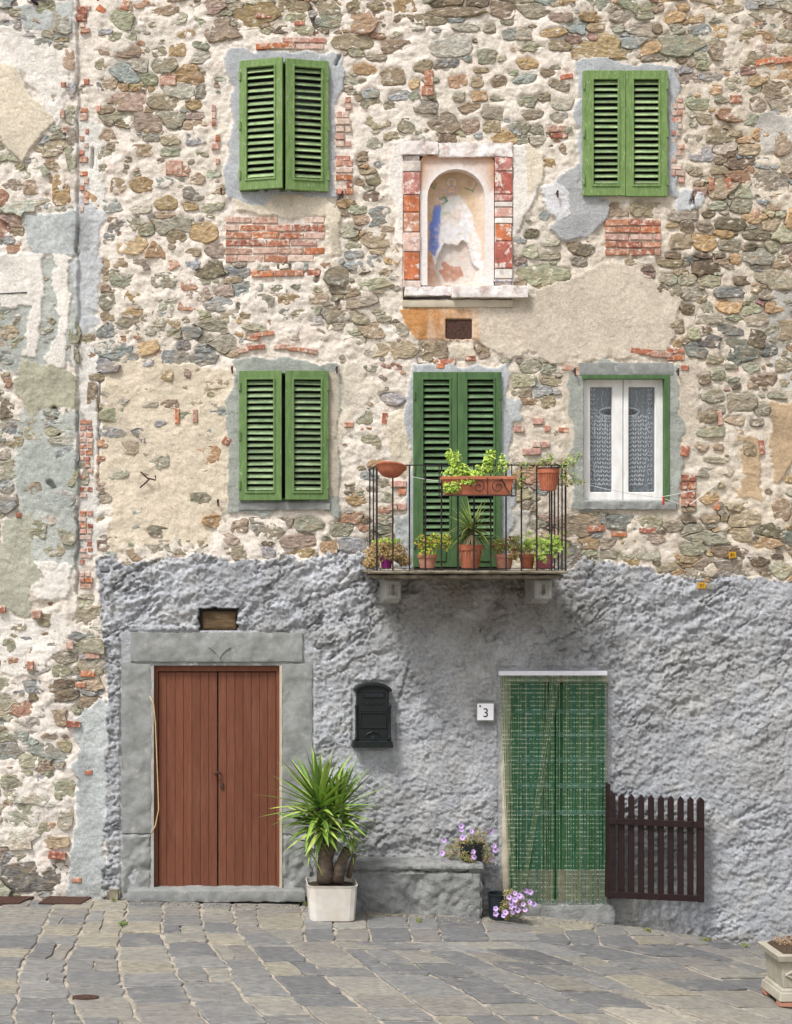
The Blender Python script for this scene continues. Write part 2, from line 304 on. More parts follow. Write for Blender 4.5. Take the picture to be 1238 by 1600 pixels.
# ================================================================ SETTING: ground
def ground_sheet():
    xs = sorted(set([-60,-30,-15]+[round(-8+.4*i,2) for i in range(45)]+[15,30,60])); ys = [.2,-3,-6,-9,-14,-20,-40,-70]
    V = [(x,y,zg(x)-.014) for y in ys for x in xs]; n = len(xs)
    F = [(j*n+i,(j+1)*n+i,(j+1)*n+i+1,j*n+i+1) for j in range(len(ys)-1) for i in range(n-1)]
    o = MB().add(V,F).build('ground', m_joint); tag(o, 'pale mortar bed showing between the paving stones', kind='structure')
    return o
ground_sheet()
pave = bpy.data.objects.new('pavement', None); COL.objects.link(pave); tag(pave, 'worn grey slate paving laid in slanting rows before the house', kind='structure')
ORG['pavement'] = Vector((0,0,0))
LINES = [[(-75,1404),(-110,1480),(-150,1545),(-190,1700)],[(5,1404),(-25,1470),(-60,1530),(-95,1700)],
 [(88,1406),(71,1443),(54,1480),(32,1504),(29,1545),(22,1585),(20,1700)],
 [(146,1406),(141,1424),(129,1450),(119,1473),(103,1497),(102,1517),(105,1548),(125,1585),(170,1700)],
 [(200,1406),(197,1433),(185,1467),(185,1500),(193,1545),(207,1568),(217,1595),(280,1700)],
 [(256,1406),(254,1434),(253,1463),(268,1497),(282,1531),(302,1568),(319,1595),(400,1700)],
 [(314,1406),(315,1416),(317,1450),(332,1480),(360,1514),(373,1548),(400,1578),(420,1600),(520,1700)],
 [(362,1408),(363,1416),(373,1456),(400,1490),(434,1534),(468,1568),(500,1600),(640,1700)],
 [(402,1410),(407,1450),(451,1472),(485,1500),(512,1528),(545,1556),(600,1600),(760,1700)],
 [(471,1429),(478,1462),(525,1472),(556,1497),(590,1524),(624,1548),(690,1600),(880,1700)],
 [(519,1470),(597,1474),(637,1500),(671,1521),(726,1548),(800,1600),(1000,1700)],
 [(580,1469),(640,1474),(712,1505),(766,1531),(820,1555),(910,1600),(1150,1700)],
 [(640,1469),(700,1477),(773,1507),(820,1526),(888,1556),(990,1600),(1300,1700)],
 [(700,1472),(773,1487),(820,1500),(871,1518),(941,1542),(998,1563),(1090,1600),(1400,1700)],
 [(790,1474),(846,1484),(895,1503),(941,1524),(1020,1560),(1110,1600),(1500,1700)],
 [(850,1474),(895,1484),(941,1499),(1030,1531),(1120,1562),(1220,1600),(1600,1700)],
 [(930,1474),(998,1484),(1048,1501),(1108,1524),(1180,1548),(1330,1600),(1700,1700)],
 [(1000,1474),(1062,1484),(1118,1500),(1190,1522),(1260,1542),(1450,1600),(1800,1700)],
 [(1060,1472),(1118,1490),(1182,1510),(1238,1526),(1330,1556),(1550,1600),(1900,1700)],
 [(1150,1480),(1200,1500),(1260,1516),(1400,1556),(1700,1600),(2000,1700)],
 [(1230,1486),(1300,1505),(1400,1530),(1800,1600),(2100,1700)]]
def lx(L, y): return float(np.interp(y, [p[1] for p in L], [p[0] for p in L]))
SLAB = [(.185,.186,.184),(.20,.196,.188),(.145,.147,.150),(.25,.238,.205),(.28,.255,.20),(.215,.20,.18),(.155,.158,.162),(.215,.212,.205)]
slabs = []
def slab(q, t=.05):
    """q: four photo pixels round the stone, taken down to the ground"""
    W = [ground_at(*p)[0] for p in q]
    c = sum(W, Vector())/4
    if min(w_.y for w_ in W) > .15: return
    ring = []
    for i in range(4):
        a, b = W[i], W[(i+1)%4]
        for j in range(4):
            p = a.lerp(b, j/4); dirn = (c-p)
            if j == 0: p = p+dirn*.05
            p = p+Vector((random.gauss(0,.009), random.gauss(0,.009), 0))
            ring.append(p)
    n = len(ring); tilt = Vector((random.gauss(0,.008), random.gauss(0,.008), 0)); lift = random.uniform(-.003,.004)
    def top(p, e=0): return Vector((p.x, p.y, zg(p.x)+lift+(p-c).dot(tilt)-e+.002*mnoise.noise(p*6)))
    V = []; 
    V += [Vector((p.x,p.y,zg(p.x)-t)) for p in ring]
    V += [top(p, .008) for p in ring]
    V += [top(p.lerp(c,.05), .001) for p in ring]
    V += [top(p.lerp(c,.5)) for p in ring]
    V += [top(c)]
    F = []
    for r in range(3):
        for k in range(n):
            j = (k+1)%n; F.append((r*n+k, r*n+j, (r+1)*n+j, (r+1)*n+k))
    F += [(3*n+k, 3*n+(k+1)%n, 4*n) for k in range(n)]
    col = random.choice(SLAB)
    if q[0][1] < 1470 and random.random() < .45: col = random.choice([SLAB[3],SLAB[4],SLAB[5]])
    if q[0][0] > 900 and q[0][1] > 1545 : col = random.choice([(.33,.30,.25),(.28,.26,.22),SLAB[3]])
    g = random.uniform(.95,1.18)*(.86 if (q[0][0] > 640 and q[0][1] > 1475 and q[0][1] < 1550) else 1); col = tuple(v*g for v in col)
    area = (W[0]-W[2]).length*(W[1]-W[3]).length
    slabs.append((area, V, F, col, c))
def strip(A, B, ys, gap=2.6, lo=12, hi=26):
    y = ys
    while y < 1690:
        sc2 = 1+(y-1400)/130
        h = random.uniform(lo, hi)*sc2*.62
        y2 = y+h; t1 = random.uniform(-1.5,1.5)
        xa0, xb0, xa1, xb1 = lx(A,y), lx(B,y), lx(A,y2), lx(B,y2)
        wd = xb0-xa0
        g = gap*(.7+.5*sc2*random.uniform(.6,1.3))/2
        if random.random() < .18 and wd > 50:
            f = random.uniform(.35,.65); m0 = xa0+wd*f; m1 = xa1+(xb1-xa1)*f
            slab([(xa0+g,y+.35),(m0-g*.6,y+.35),(m1-g*.6,y2-.35),(xa1+g,y2-.35)]); slab([(m0+g*.6,y+.35),(xb0-g,y+.35),(xb1-g,y2-.35),(m1+g*.6,y2-.35)])
        else:
            slab([(xa0+g,y+.35+t1*.5),(xb0-g,y+.35-t1*.5),(xb1-g,y2-.35),(xa1+g,y2-.35)])
        y = y2
for i in range(len(LINES)-1):
    A, B = LINES[i], LINES[i+1]
    strip(A, B, max(A[0][1], B[0][1]) if i < 8 else (1471 if i < 15 else 1476))
BAND = [(402,407),(471,478),(519,524),(566,580),(634,644),(676,692),(750,765),(814,846),(867,895),(924,941),(970,998),(1033,1062),(1085,1120),(1140,1185),(1200,1255)]
for (a0,a1),(b0,b1) in zip(BAND, BAND[1:]):
    y = float(np.interp((a0+b0)/2, GX, GY))-1
    yb = 1470 if b0 < 860 else 1476
    yb = max(yb, y+18)
    n = 2 if b0 > 900 else 3
    ys_ = [y]+sorted(random.uniform(y+12, yb-8) for _ in range(n-1))+[yb]
    ys_ = [y+(yb-y)*k/n+(random.uniform(-3,3) if 0<k<n else 0) for k in range(n+1)]
    for k in range(n):
        f0 = (ys_[k]-y)/(yb-y); f1 = (ys_[k+1]-y)/(yb-y); g = 1.1
        slab([(a0+(a1-a0)*f0+g,ys_[k]+.6),(b0+(b1-b0)*f0-g,ys_[k]+.6),(b0+(b1-b0)*f1-g,ys_[k+1]-.6),(a0+(a1-a0)*f1+g,ys_[k+1]-.6)])
slabs.sort(key=lambda s_: -s_[0])
rest = MB()
for k, (ar, V, F, colr, c) in enumerate(slabs):
    cl = [colr]*len(V)
    if k < 296:
        MB().add(V, F, cl).build('paving_stone', m_slab, pave, smooth=False, origin=c)
    else: rest.add(V, F, cl)
if rest.v: tag(rest.build('small_paving_stones', m_slab, pave), kind='stuff')
# iron covers
def flat_cover(pts, name, label, lift=.006):
    W = [ground_at(*p)[0] for p in pts]
    mb = MB(); n = len(W); mb.add([w_+Vector((0,0,lift)) for w_ in W]+[w_-Vector((0,0,.03)) for w_ in W], [tuple(range(n))]+[(k,(k+1)%n,n+(k+1)%n,n+k) for k in range(n)])
    c = sum(W, Vector())/n
    o = mb.build(name, m_rust, None, origin=c); tag(o, label, 'drain cover')
    return o
flat_cover([(-30,1401),(58,1400),(30,1413),(-40,1414)], 'drain_cover', 'flat rusty cover at the far left foot of the wall', .012)
flat_cover([(78,1402),(143,1403),(126,1414),(60,1413)], 'drain_cover', 'flat rusty cover set in the paving left of the loose brown stone', .012)
flat_cover([(134+21*math.cos(a), 1559+3.4*math.sin(a)) for a in [i*math.pi/10 for i in range(20)]], 'manhole_cover', 'small oval rusty cover in the grey paving near the lower left', .007)

# ================================================================ THE HOUSE
house = empty('stone_house', (0,0,0), 'old rubble stone house front with patched plaster, green shutters and rough grey base', 'house')
# openings: x0,x1,y0,y1,depth
OPEN = [(379,508,99,296,.22),(915,1039,114,302,.2),(379,508,584,779,.22),(650,779,585,890,.2),(912,1041,589,781,.14),(240,438,1040,1391,.16),(797,949,1066,1413,.2),
        (311,371,951,986,.16),(697,738,499,530,.07)]
ARCH = (713, 309, 45, 441)   # centre x, spring y, radius, bottom y
SURR = [((357,527,80,310),'c'),((903,1058,98,312),'c'),((362,530,563,805),'g'),((638,796,568,892),'c'),((893,1062,566,797),'g')]
def warp(gx, gy, a=5, s=22, seed=50): return gx+a*fbm(gx,gy,s,3,seed), gy+a*fbm(gx,gy,s,3,seed+9)
# zones of plaster: (polygon, colour, raise, ragged)
CREAM=(.66,.59,.475); WHITE=(.755,.715,.665); CEM=(.43,.45,.47); TAN=(.50,.37,.24); OLIVE=(.43,.42,.32); BEIGE=(.57,.505,.415); BLUEG=(.47,.50,.50)
PL = [
 ([(-160,405),(118,400),(121,560),(60,575),(-160,560)], (.42,.44,.41), .003, 14),
 ([(30,640),(121,640),(121,900),(20,880)], (.46,.48,.45), .003, 14),
 ([(123,180),(160,190),(158,330),(150,520),(156,640),(150,860),(123,860)], (.70,.68,.64), .004, 14),
 ([(20,10),(118,5),(118,70),(60,60),(30,40)], (.47,.49,.48), .004, 13),
 ([(-160,60),(20,90),(35,125),(60,160),(92,186),(76,200),(50,235),(35,252),(12,235),(0,215),(-160,200)], CREAM, .016, 3),
 ([(0,40),(60,55),(115,110),(95,200),(60,160),(30,110),(0,95)], WHITE, .008, 8),
 ([(40,335),(118,330),(118,400),(60,398),(38,380)], BLUEG, .012, 6),
 ([(118,300),(160,330),(158,420),(148,520),(118,520)], (.52,.54,.56), .006, 9),
 ([(-20,395),(66,398),(68,470),(52,560),(38,558),(48,480),(0,480)], WHITE, .014, 4),
 ([(84,400),(112,398),(108,470),(104,580),(80,592),(72,560),(92,520),(86,450)], WHITE, .014, 5),
 ([(28,560),(112,580),(121,600),(119,632),(60,640),(58,665),(38,640),(15,610)], OLIVE, .010, 7),
 ([(40,690),(120,700),(120,800),(40,800),(30,750)], (.40,.43,.40), .006, 10),
 ([(30,870),(115,880),(105,935),(60,940)], WHITE, .012, 6),
 ([(0,810),(50,800),(60,900),(40,960),(0,950)], (.42,.42,.34), .004, 9),
 ([(-160,960),(100,960),(98,1010),(60,1050),(0,1060),(-160,1050)], WHITE, .004, 12),
 ([(368,302),(505,300),(530,330),(532,395),(515,400),(508,335),(470,342),(420,338),(372,330)], CREAM, .014, 3),
 ([(165,560),(372,570),(372,780),(330,800),(330,850),(170,855),(160,700)], (.66,.58,.46), .004, 14),
 ([(640,472),(830,458),(880,440),(925,420),(950,408),(1010,428),(1064,470),(1058,520),(1042,548),(880,572),(830,548),(790,560),(745,530),(640,530)], BEIGE, .010, 5),
 ([(880,560),(905,560),(905,720),(880,720)], BEIGE, .004, 7),
 ([(1050,560),(1090,560),(1095,690),(1060,700)], BEIGE, .004, 9),
 ([(627,482),(745,482),(750,530),(650,530),(632,505)], (.52,.26,.10), .013, 2),
 ([(612,222),(633,216),(633,385),(616,383),(620,330),(606,290)], WHITE, .016, 2),
 ([(799,226),(826,224),(848,250),(845,290),(815,345),(800,372)], WHITE, .016, 3),
 ([(822,224),(848,240),(846,285),(822,310)], CREAM, .018, 3),
 ([(600,650),(642,640),(642,750),(618,740),(600,690)], CREAM, .006, 7),
 ([(783,626),(812,622),(818,655),(790,662)], BLUEG, .008, 4),
 ([(796,800),(828,800),(826,845),(796,850)], (.52,.50,.45), .006, 6),
 ([(618,810),(645,800),(645,890),(618,885)], BLUEG, .004, 6),
 ([(905,255),(912,312),(952,314),(948,345),(915,372),(882,376),(858,358),(880,330),(846,316),(860,285)], (.40,.41,.42), .018, 2),
 ([(846,292),(868,282),(888,300),(890,332),(872,345),(850,322)], (.66,.66,.68), .020, 3),
 ([(1055,300),(1095,300),(1100,318),(1060,330)], (.52,.54,.56), .012, 5),
 ([(1155,684),(1186,690),(1192,730),(1188,778),(1152,775),(1160,730)], TAN, .006, 9),
 ([(1206,630),(1400,625),(1400,700),(1238,722),(1215,762),(1204,740)], TAN, .012, 4),
 ([(1185,180),(1240,178),(1238,240),(1190,235)], (.55,.52,.48), .004, 8),
 ([(700,540),(740,540),(745,560),(705,565)], CREAM, .004, 6),
 ([(520,580),(560,560),(600,600),(560,640),(530,700),(520,640)], (.68,.62,.52), .004, 10),
 ([(1200,440),(1400,440),(1400,620),(1215,600)], (.55,.53,.49), .004, 12),
 ([(118,1120),(168,1090),(168,1410),(100,1410),(118,1300)], BLUEG, .012, 7),
]
GREYTOP = ([-160,150,200,300,420,520,560,600,880,900,1000,1100,1180,1400],[2000,868,880,872,872,866,862,890,890,875,885,905,905,915])
def rubble_white(gx, gy): return np.clip(1-(gx-200)/500, 0, 1)
def is_grey(x, y, ww=0):
    top = np.interp(x, *GREYTOP); left = np.interp(y, [860,1000,1100,1420],[148,160,168,160])
    return (y+ww > top) & (x+ww > left)
# ---- stones: centre x, y, width, height, colour letter
ST = """290 47 28 20 O;276 78 30 22 O;220 102 26 22 G;258 102 32 24 G;234 124 28 18 G;281 141 42 24 L;312 142 16 26 G;203 158 50 32 P;255 160 44 28 T;303 163 26 16 O;303 217 38 22 B;264 220 30 17 T;265 237 34 16 G;220 234 34 20 T;308 279 26 20 T;304 302 34 24 D;222 288 36 24 O;256 285 34 18 B;183 290 24 26 T;203 382 46 32 O;246 388 48 30 O;275 370 28 20 T;318 362 38 30 O;339 391 34 24 P;230 360 26 20 G;300 412 24 16 B;266 414 26 16 S;217 414 32 20 P;255 439 40 26 D;197 437 48 30 G;295 444 30 18 S;366 437 34 12 T;374 410 26 14 G
215 465 36 24 O;259 466 34 14 G;261 480 24 14 G;295 477 30 18 S;341 475 54 24 B;400 475 56 28 D;356 496 22 16 G;300 518 28 24 B;275 560 46 26 B;319 562 40 20 B;227 567 26 12 B;256 586 26 16 O;287 584 22 16 P;303 625 42 16 G;315 674 38 20 B;312 782 32 26 G;336 815 32 22 O;375 823 26 24 P;360 842 34 18 P;214 866 38 22 T;336 862 40 20 G;383 862 38 24 T;180 738 44 20 G
457 10 50 22 T;464 29 40 18 G;512 12 44 22 G;556 10 28 20 T;587 9 40 16 T;631 10 38 22 O;718 18 88 14 T;783 14 36 26 T;621 76 46 28 T;557 81 24 14 G;651 42 28 12 G;614 53 30 12 G;804 54 40 16 B;766 43 24 14 G;615 120 34 30 T;647 130 18 18 O;715 126 30 22 S;746 128 20 18 T;780 127 24 18 T;749 150 22 18 O;580 146 28 16 B;625 148 32 16 B;647 150 18 14 G;717 151 16 18 L;580 163 28 18 G;610 166 26 14 G;668 168 38 24 D;590 190 46 22 T;642 195 34 28 D;695 192 58 30 T;736 197 26 20 T;771 176 34 20 G;770 197 28 20 T;807 200 28 20 B;590 281 36 20 G;571 244 32 16 T;585 224 24 18 G;583 307 36 18 K;559 327 26 14 G;566 343 34 14 T;587 376 50 24 T;553 398 28 18 B;583 407 20 20 B;614 405 30 22 O;568 423 36 12 K;603 425 26 12 T;583 445 62 18 G;444 419 22 18 K;470 419 22 18 B;414 415 26 18 G;452 469 36 20 O;493 465 40 18 P;561 471 62 18 G;466 491 22 18 G;490 501 30 14 B;564 500 26 14 G;600 498 22 10 G;493 520 26 12 G;556 535 60 16 G;580 576 24 10 G;570 650 24 26 G;580 691 32 28 G;483 818 50 24 G;531 827 42 20 G;512 854 26 22 O;553 852 46 22 B;468 845 54 20 P;415 864 26 22 B;600 755 26 14 G;600 776 30 18 G;600 796 26 12 S;603 811 26 18 G
832 16 52 22 G;880 25 36 18 P;929 25 44 16 O;970 25 32 18 G;1009 23 30 12 G;1056 26 28 18 O;1090 28 26 16 O;1122 30 34 12 G;1161 30 36 14 G;1143 14 46 12 T;1069 11 20 12 O;818 53 28 18 G;864 51 38 14 O;931 42 28 14 T;965 43 22 14 L;897 60 28 14 Q;927 58 14 14 Q;1028 44 14 16 K;1058 45 34 14 G;1095 46 32 16 B;1124 48 26 18 O;1193 58 32 20 O;1226 55 28 22 G;1191 76 24 14 P;830 72 60 16 G;876 71 38 16 T;821 99 50 16 O;821 122 34 16 B;823 159 30 20 G;834 179 34 14 G;814 200 28 18 G;839 202 22 16 G;1097 87 24 14 G;1101 102 40 14 G;1111 118 34 14 B;1113 138 34 18 O;1150 131 32 20 G;1170 110 26 16 Q;1092 161 36 20 G;1129 154 28 14 G;1102 186 26 16 T;1147 179 48 22 S;1184 163 24 26 T;1083 217 28 16 G;1120 210 36 26 T;1150 208 24 14 T;1190 210 26 20 O;1099 242 34 24 B;1127 251 20 12 T;1170 235 34 22 T;1124 265 56 14 T;1094 300 20 18 Q;1122 322 28 14 G;1157 322 36 20 G;1141 350 46 18 K;1101 354 26 14 G;1074 354 20 20 P;1065 377 36 24 T;1101 379 34 26 O;1143 384 38 16 G;1207 386 30 18 G;1053 398 24 12 K;1103 399 54 9 K;1149 405 20 18 O;1048 412 40 14 T;986 407 34 14 T;1012 419 28 12 K;1010 430 24 12 Q;1046 437 26 16 G;1074 437 26 16 G;1106 439 38 18 G;1161 439 28 14 K;1221 412 36 14 T;830 394 24 20 G;860 400 28 16 G;830 364 26 14 K;851 336 16 16 B;858 260 20 22 O;1200 285 60 34 G;1225 220 24 50 T;1205 350 44 20 T
1140 458 46 18 N;1056 456 24 14 G;1032 450 20 16 K;1141 479 38 22 O;1210 479 34 20 O;1074 482 22 16 K;1106 480 16 16 G;1149 497 34 10 G;1141 516 40 18 N;1058 511 22 24 T;1109 534 42 24 N;1184 528 30 30 K;1207 514 28 16 G;1087 521 20 20 G;1118 562 28 16 G;1102 592 18 20 K;1122 585 20 16 G;1161 627 40 30 G;1175 574 26 20 G;1224 571 28 26 G;1104 652 30 22 T;1110 675 44 20 G;1097 697 28 18 T;1120 720 40 14 G;1104 738 34 16 G;973 817 48 24 N;1051 822 30 18 G;949 849 34 20 G;952 866 30 16 G;984 845 26 14 O;1026 842 28 14 P;1009 863 54 22 G;1080 858 38 20 G;1111 810 26 16 T;1164 810 46 24 T;1157 835 40 24 T;1103 884 40 20 T;984 881 28 12 O;1026 880 34 8 K;934 836 26 8 B;832 571 30 20 G;818 596 40 24 G;821 615 24 14 T;857 628 24 22 T;835 682 34 20 G;828 794 26 22 G;1220 890 30 30 G;1222 800 24 40 T;1190 640 30 18 G;1172 700 26 24 T
68 71 28 20 B;41 54 38 10 B;51 254 22 14 B;105 95 24 34 T;111 139 16 42 B;111 180 16 32 G;111 214 16 28 G;112 250 16 36 G;76 146 22 42 G;98 30 34 60 L;95 300 26 50 O;142 320 22 50 O;102 1027 40 20 G;95 1087 54 22 K;88 1121 32 30 T;90 1151 48 10 P;102 1167 62 16 T;92 1194 28 14 B;102 1236 34 32 G;103 1277 28 34 G;32 1148 22 14 B;44 1189 26 22 G;30 1222 58 26 G;34 1277 52 40 G;53 1090 16 12 K;100 1068 34 12 K;82 1316 56 20 T;60 1370 110 44 N;22 290 30 20 P;10 140 18 34 Q;8 190 16 24 G;20 430 30 26 T;15 520 30 22 T;12 560 26 24 B;8 600 22 18 S;12 640 24 30 K;24 690 34 16 T;12 760 26 20 B;8 710 24 16 G;104 712 34 26 B;112 745 20 40 G;95 780 46 34 B;50 770 40 40 G;106 830 26 44 G;60 830 30 34 G;80 970 40 24 G;40 905 40 30 G;131 740 16 40 G;112 550 18 60 G;145 620 16 44 T;136 530 22 26 T;116 520 16 40 G;190 530 36 10 S;540 560 24 12 G;30 20 34 14 G;20 40 30 14 B;70 15 40 20 G;172 130 22 26 T;160 100 22 22 G;250 20 60 18 T;270 30 40 20 L"""
PAL = {k: tuple(c*1.10 for c in v) for k, v in dict(G=(.31,.295,.225),B=(.28,.295,.29),T=(.32,.26,.185),O=(.39,.275,.155),K=(.16,.13,.095),P=(.31,.245,.205),L=(.40,.385,.33),S=(.36,.215,.15),D=(.27,.25,.21),N=(.17,.175,.16),Q=(.28,.175,.155)).items()}
rng = random.Random(11)
OX = OY = 160; RW, RH = 1560+20, 1600+160-40
occ = np.zeros((RH, RW), np.int32)     # 0 free, -1 blocked, >0 stone id
yy, xx = np.mgrid[0:RH, 0:RW]; xx = (xx-OX).astype(float); yy = (yy-OY).astype(float)
blk = is_grey(xx, yy, -6)
for (x0,x1,y0,y1),_ in SURR: blk |= (xx>x0-2)&(xx<x1+2)&(yy>y0-2)&(yy<y1+2)
for x0,x1,y0,y1,_ in OPEN: blk |= (xx>x0-3)&(xx<x1+3)&(yy>y0-3)&(yy<y1+3)
blk |= (xx>628)&(xx<802)&(yy>225)&(yy<482)
blk |= (xx>116)&(xx<123)&(yy<930)
BRZ = [(349,512,328,408),(943,1036,340,402),(121,150,6,130),(121,150,150,330),(123,148,640,925),(523,552,150,306),(1046,1072,140,292),(328,346,150,262),(606,636,748,800),
       (800,862,650,720),(858,892,760,806),(1060,1090,690,790),(375,512,540,556),(985,1070,545,572),(392,512,56,78),(395,500,424,442)]
for x0,x1,y0,y1 in BRZ: blk |= (xx>x0-1)&(xx<x1+1)&(yy>y0-1)&(yy<y1+1)
plm = np.zeros(blk.shape, bool)
for poly, c_, r_, w_ in PL:
    if w_ < 12: plm |= inpoly(xx, yy, poly)
blk0 = blk.copy(); blk |= plm
occ[blk] = -1
stones = []
N = 20
def srad(a, w_, h_, p): return 1/((abs(math.cos(a))/(w_/2))**p+(abs(math.sin(a))/(h_/2))**p)**(1/p)
def raster(cx, cy, rad, rot, val, test=False, m=0):
    rm = int(max(rad)+m+2); x0, y0 = int(cx)-rm+OX, int(cy)-rm+OY
    if x0 < 0 or y0 < 0 or x0+2*rm >= RW or y0+2*rm >= RH: return None
    sub = occ[y0:y0+2*rm, x0:x0+2*rm]; X_ = xx[y0:y0+2*rm, x0:x0+2*rm]-cx; Y_ = yy[y0:y0+2*rm, x0:x0+2*rm]-cy
    ang = (np.arctan2(Y_, X_)) % (2*np.pi); rr = np.hypot(X_, Y_)
    k = ang/(2*np.pi)*N; i = np.floor(k).astype(int) % N; f = k-np.floor(k); ra = np.array(rad)
    ins = rr < (ra[i]*(1-f)+ra[(i+1)%N]*f+m)
    if test: return bool((sub[ins] != 0).any())
    sub[ins & (sub == 0)] = val
    return ins.any()
def mk(cx, cy, w_, h_, rot, p=2.6, jit=.08):
    # an angular outline: a few corners joined by straight chipped edges
    nc = rng.choice([5,6,6,7,8]); a0 = rng.uniform(0, 6.28); cs = []
    if rng.random() < .6:
        for sx_, sy_ in ((1,1),(-1,1),(-1,-1),(1,-1)):
            x_, y_ = sx_*w_/2*rng.uniform(.68,1.0), sy_*h_/2*rng.uniform(.62,1.06); cs.append((x_*math.cos(rot)-y_*math.sin(rot), x_*math.sin(rot)+y_*math.cos(rot)))
            if rng.random() < .5:
                x_, y_ = {(1,1):(rng.uniform(-.3,.3)*w_, h_*.54),(-1,1):(-w_*.54, rng.uniform(-.25,.25)*h_),(-1,-1):(rng.uniform(-.3,.3)*w_,-h_*.54),(1,-1):(w_*.54, rng.uniform(-.25,.25)*h_)}[(sx_,sy_)]
                cs.append((x_*math.cos(rot)-y_*math.sin(rot), x_*math.sin(rot)+y_*math.cos(rot)))
        nc = len(cs)
    else:
      for k in range(nc):
        a = a0+2*math.pi*(k+rng.uniform(-.28,.28))/nc; r = srad(a-rot, w_, h_, 3.4)*rng.uniform(.90,1.12); cs.append((r*math.cos(a), r*math.sin(a)))
    out = []
    for k in range(N):
        a = 2*math.pi*k/N; dx, dy = math.cos(a), math.sin(a); best = None
        for i in range(nc):
            x1, y1 = cs[i]; x2, y2 = cs[(i+1)%nc]; ex, ey = x2-x1, y2-y1; den = dx*ey-dy*ex
            if abs(den) < 1e-9: continue
            t_ = (x1*ey-y1*ex)/den; u_ = (x1*dy-y1*dx)/den
            if t_ > 0 and -1e-6 <= u_ <= 1+1e-6: best = t_ if best is None else min(best, t_)
        if best is None: best = srad(a-rot, w_, h_, p)
        out.append(best*(1+rng.uniform(-jit*.8, jit*.8)))
    return out
for row in ST.replace('\n', ';').split(';'):
    a = row.split()
    if not a: continue
    cx, cy, w_, h_ = map(float, a[:4])
    iy, ix = int(cy)+OY, int(cx)+OX
    if blk0[iy, ix] and not (115 < cx < 150): continue
    rot = R(rng.uniform(-8, 8)); rad = mk(cx, cy, w_*1.08, h_*.98, rot, rng.uniform(2.3,3.6), .09)
    stones.append([cx, cy, rad, rot, a[4], 1.06, w_*h_]); raster(cx, cy, rad, rot, len(stones))
NEXP = len(stones)
def dens(x, y):
    d = .92
    if 165 < x < 372 and 565 < y < 850: return .09
    if x < 100 and 950 < y < 1070: return .3
    if 560 < x < 900 and 30 < y < 200: d = .45
    if 640 < x < 880 and 50 < y < 118: d = .2
    if x < 118: d = .8
    if 165 < x < 350 and 200 < y < 345: d = .6
    if 200 < x < 330 and y < 110: d = .5
    if 380 < x < 560 and 500 < y < 560: d = .45
    if 520 < x < 640 and 560 < y < 760: d = .55
    if 1080 < x and 560 < y < 800: d = .5
    if 300 < x < 380 and 60 < y < 330: d = .35
    if 840 < x < 910 and 60 < y < 330: d = .3
    if 820 < x < 950 and 330 < y < 430: d = .4
    if 1150 < x and 60 < y < 500: d = .8
    if y > 800: d = .8
    return d
def pick(x, y):
    r = rng.random()
    if x < 150: return rng.choices('GBLTPS', [5,3,2,1,1,1])[0]
    if x > 1000 and y > 330: return rng.choices('GTKONDQ', [6,4,3,2,2,2,1])[0]
    if y < 330: return rng.choices('GTOBLPKS', [6,5,2,3,2,1,1,1])[0]
    return rng.choices('GTBOPDKS', [6,4,4,2,2,2,1,1])[0]
for w0, tries in ((48,1800),(38,4200),(30,5000),(22,6500),(15,7500),(11,8000),(8,5000)):
    for _ in range(tries):
        cx, cy = rng.uniform(-130, 1360), rng.uniform(-130, 1400)
        if occ[int(cy)+OY, int(cx)+OX] != 0: continue
        dn = dens(cx, cy)
        if rng.random() > dn*(1 if w0 > 15 else .55): continue
        w_ = w0*rng.uniform(.85,1.2); h_ = w_*rng.uniform(.26,.60)
        rot = R(rng.gauss(0, 7)); rad = mk(cx, cy, w_, h_, rot, rng.uniform(2.2,3.4), .12)
        if raster(cx, cy, rad, rot, 0, True, 1.2 if dn > .7 else 2.5) is not False: continue
        stones.append([cx, cy, rad, rot, pick(cx, cy), 1.7 if dens(cx,cy) > .7 else 1.15, w_*h_]); raster(cx, cy, rad, rot, len(stones))
# let each stone grow into the free mortar round it until it nearly meets its neighbours
for sid, s_ in enumerate(stones, 1):
    cx, cy, rad, rot, L, gmax, ar = s_
    new = []
    for k in range(N):
        a = 2*math.pi*k/N; r0 = rad[k]; r = r0; ca, sa = math.cos(a), math.sin(a); gap = rng.uniform(1.0, 2.8)
        while r < r0*gmax+ (2 if gmax > 1.2 else 0):
            ix = int(cx+ca*(r+gap))+OX; iy = int(cy+sa*(r+gap))+OY
            if not (0 <= ix < RW and 0 <= iy < RH): break
            o_ = occ[iy, ix]
            if o_ != 0 and o_ != sid: break
            r += 1
        new.append(r)
    s_[2] = [new[k]*.92+.04*new[k-1]+.04*new[(k+1)%N] for k in range(N)]
    occ[occ == sid] = 0 if False else sid
    raster(cx, cy, s_[2], rot, sid)
smask = np.zeros(occ.shape, np.float32); smask[occ > 0] = 1
def blur(a, n):
    for ax in (0,1):
        c = np.cumsum(np.pad(a, [(n+1,n) if k == ax else (0,0) for k in (0,1)], mode='edge'), axis=ax)
        a = (np.take(c, range(2*n+1, c.shape[ax]), axis=ax)-np.take(c, range(0, c.shape[ax]-2*n-1), axis=ax))/(2*n+1)
    return a
near = blur(blur(smask, 2), 2)

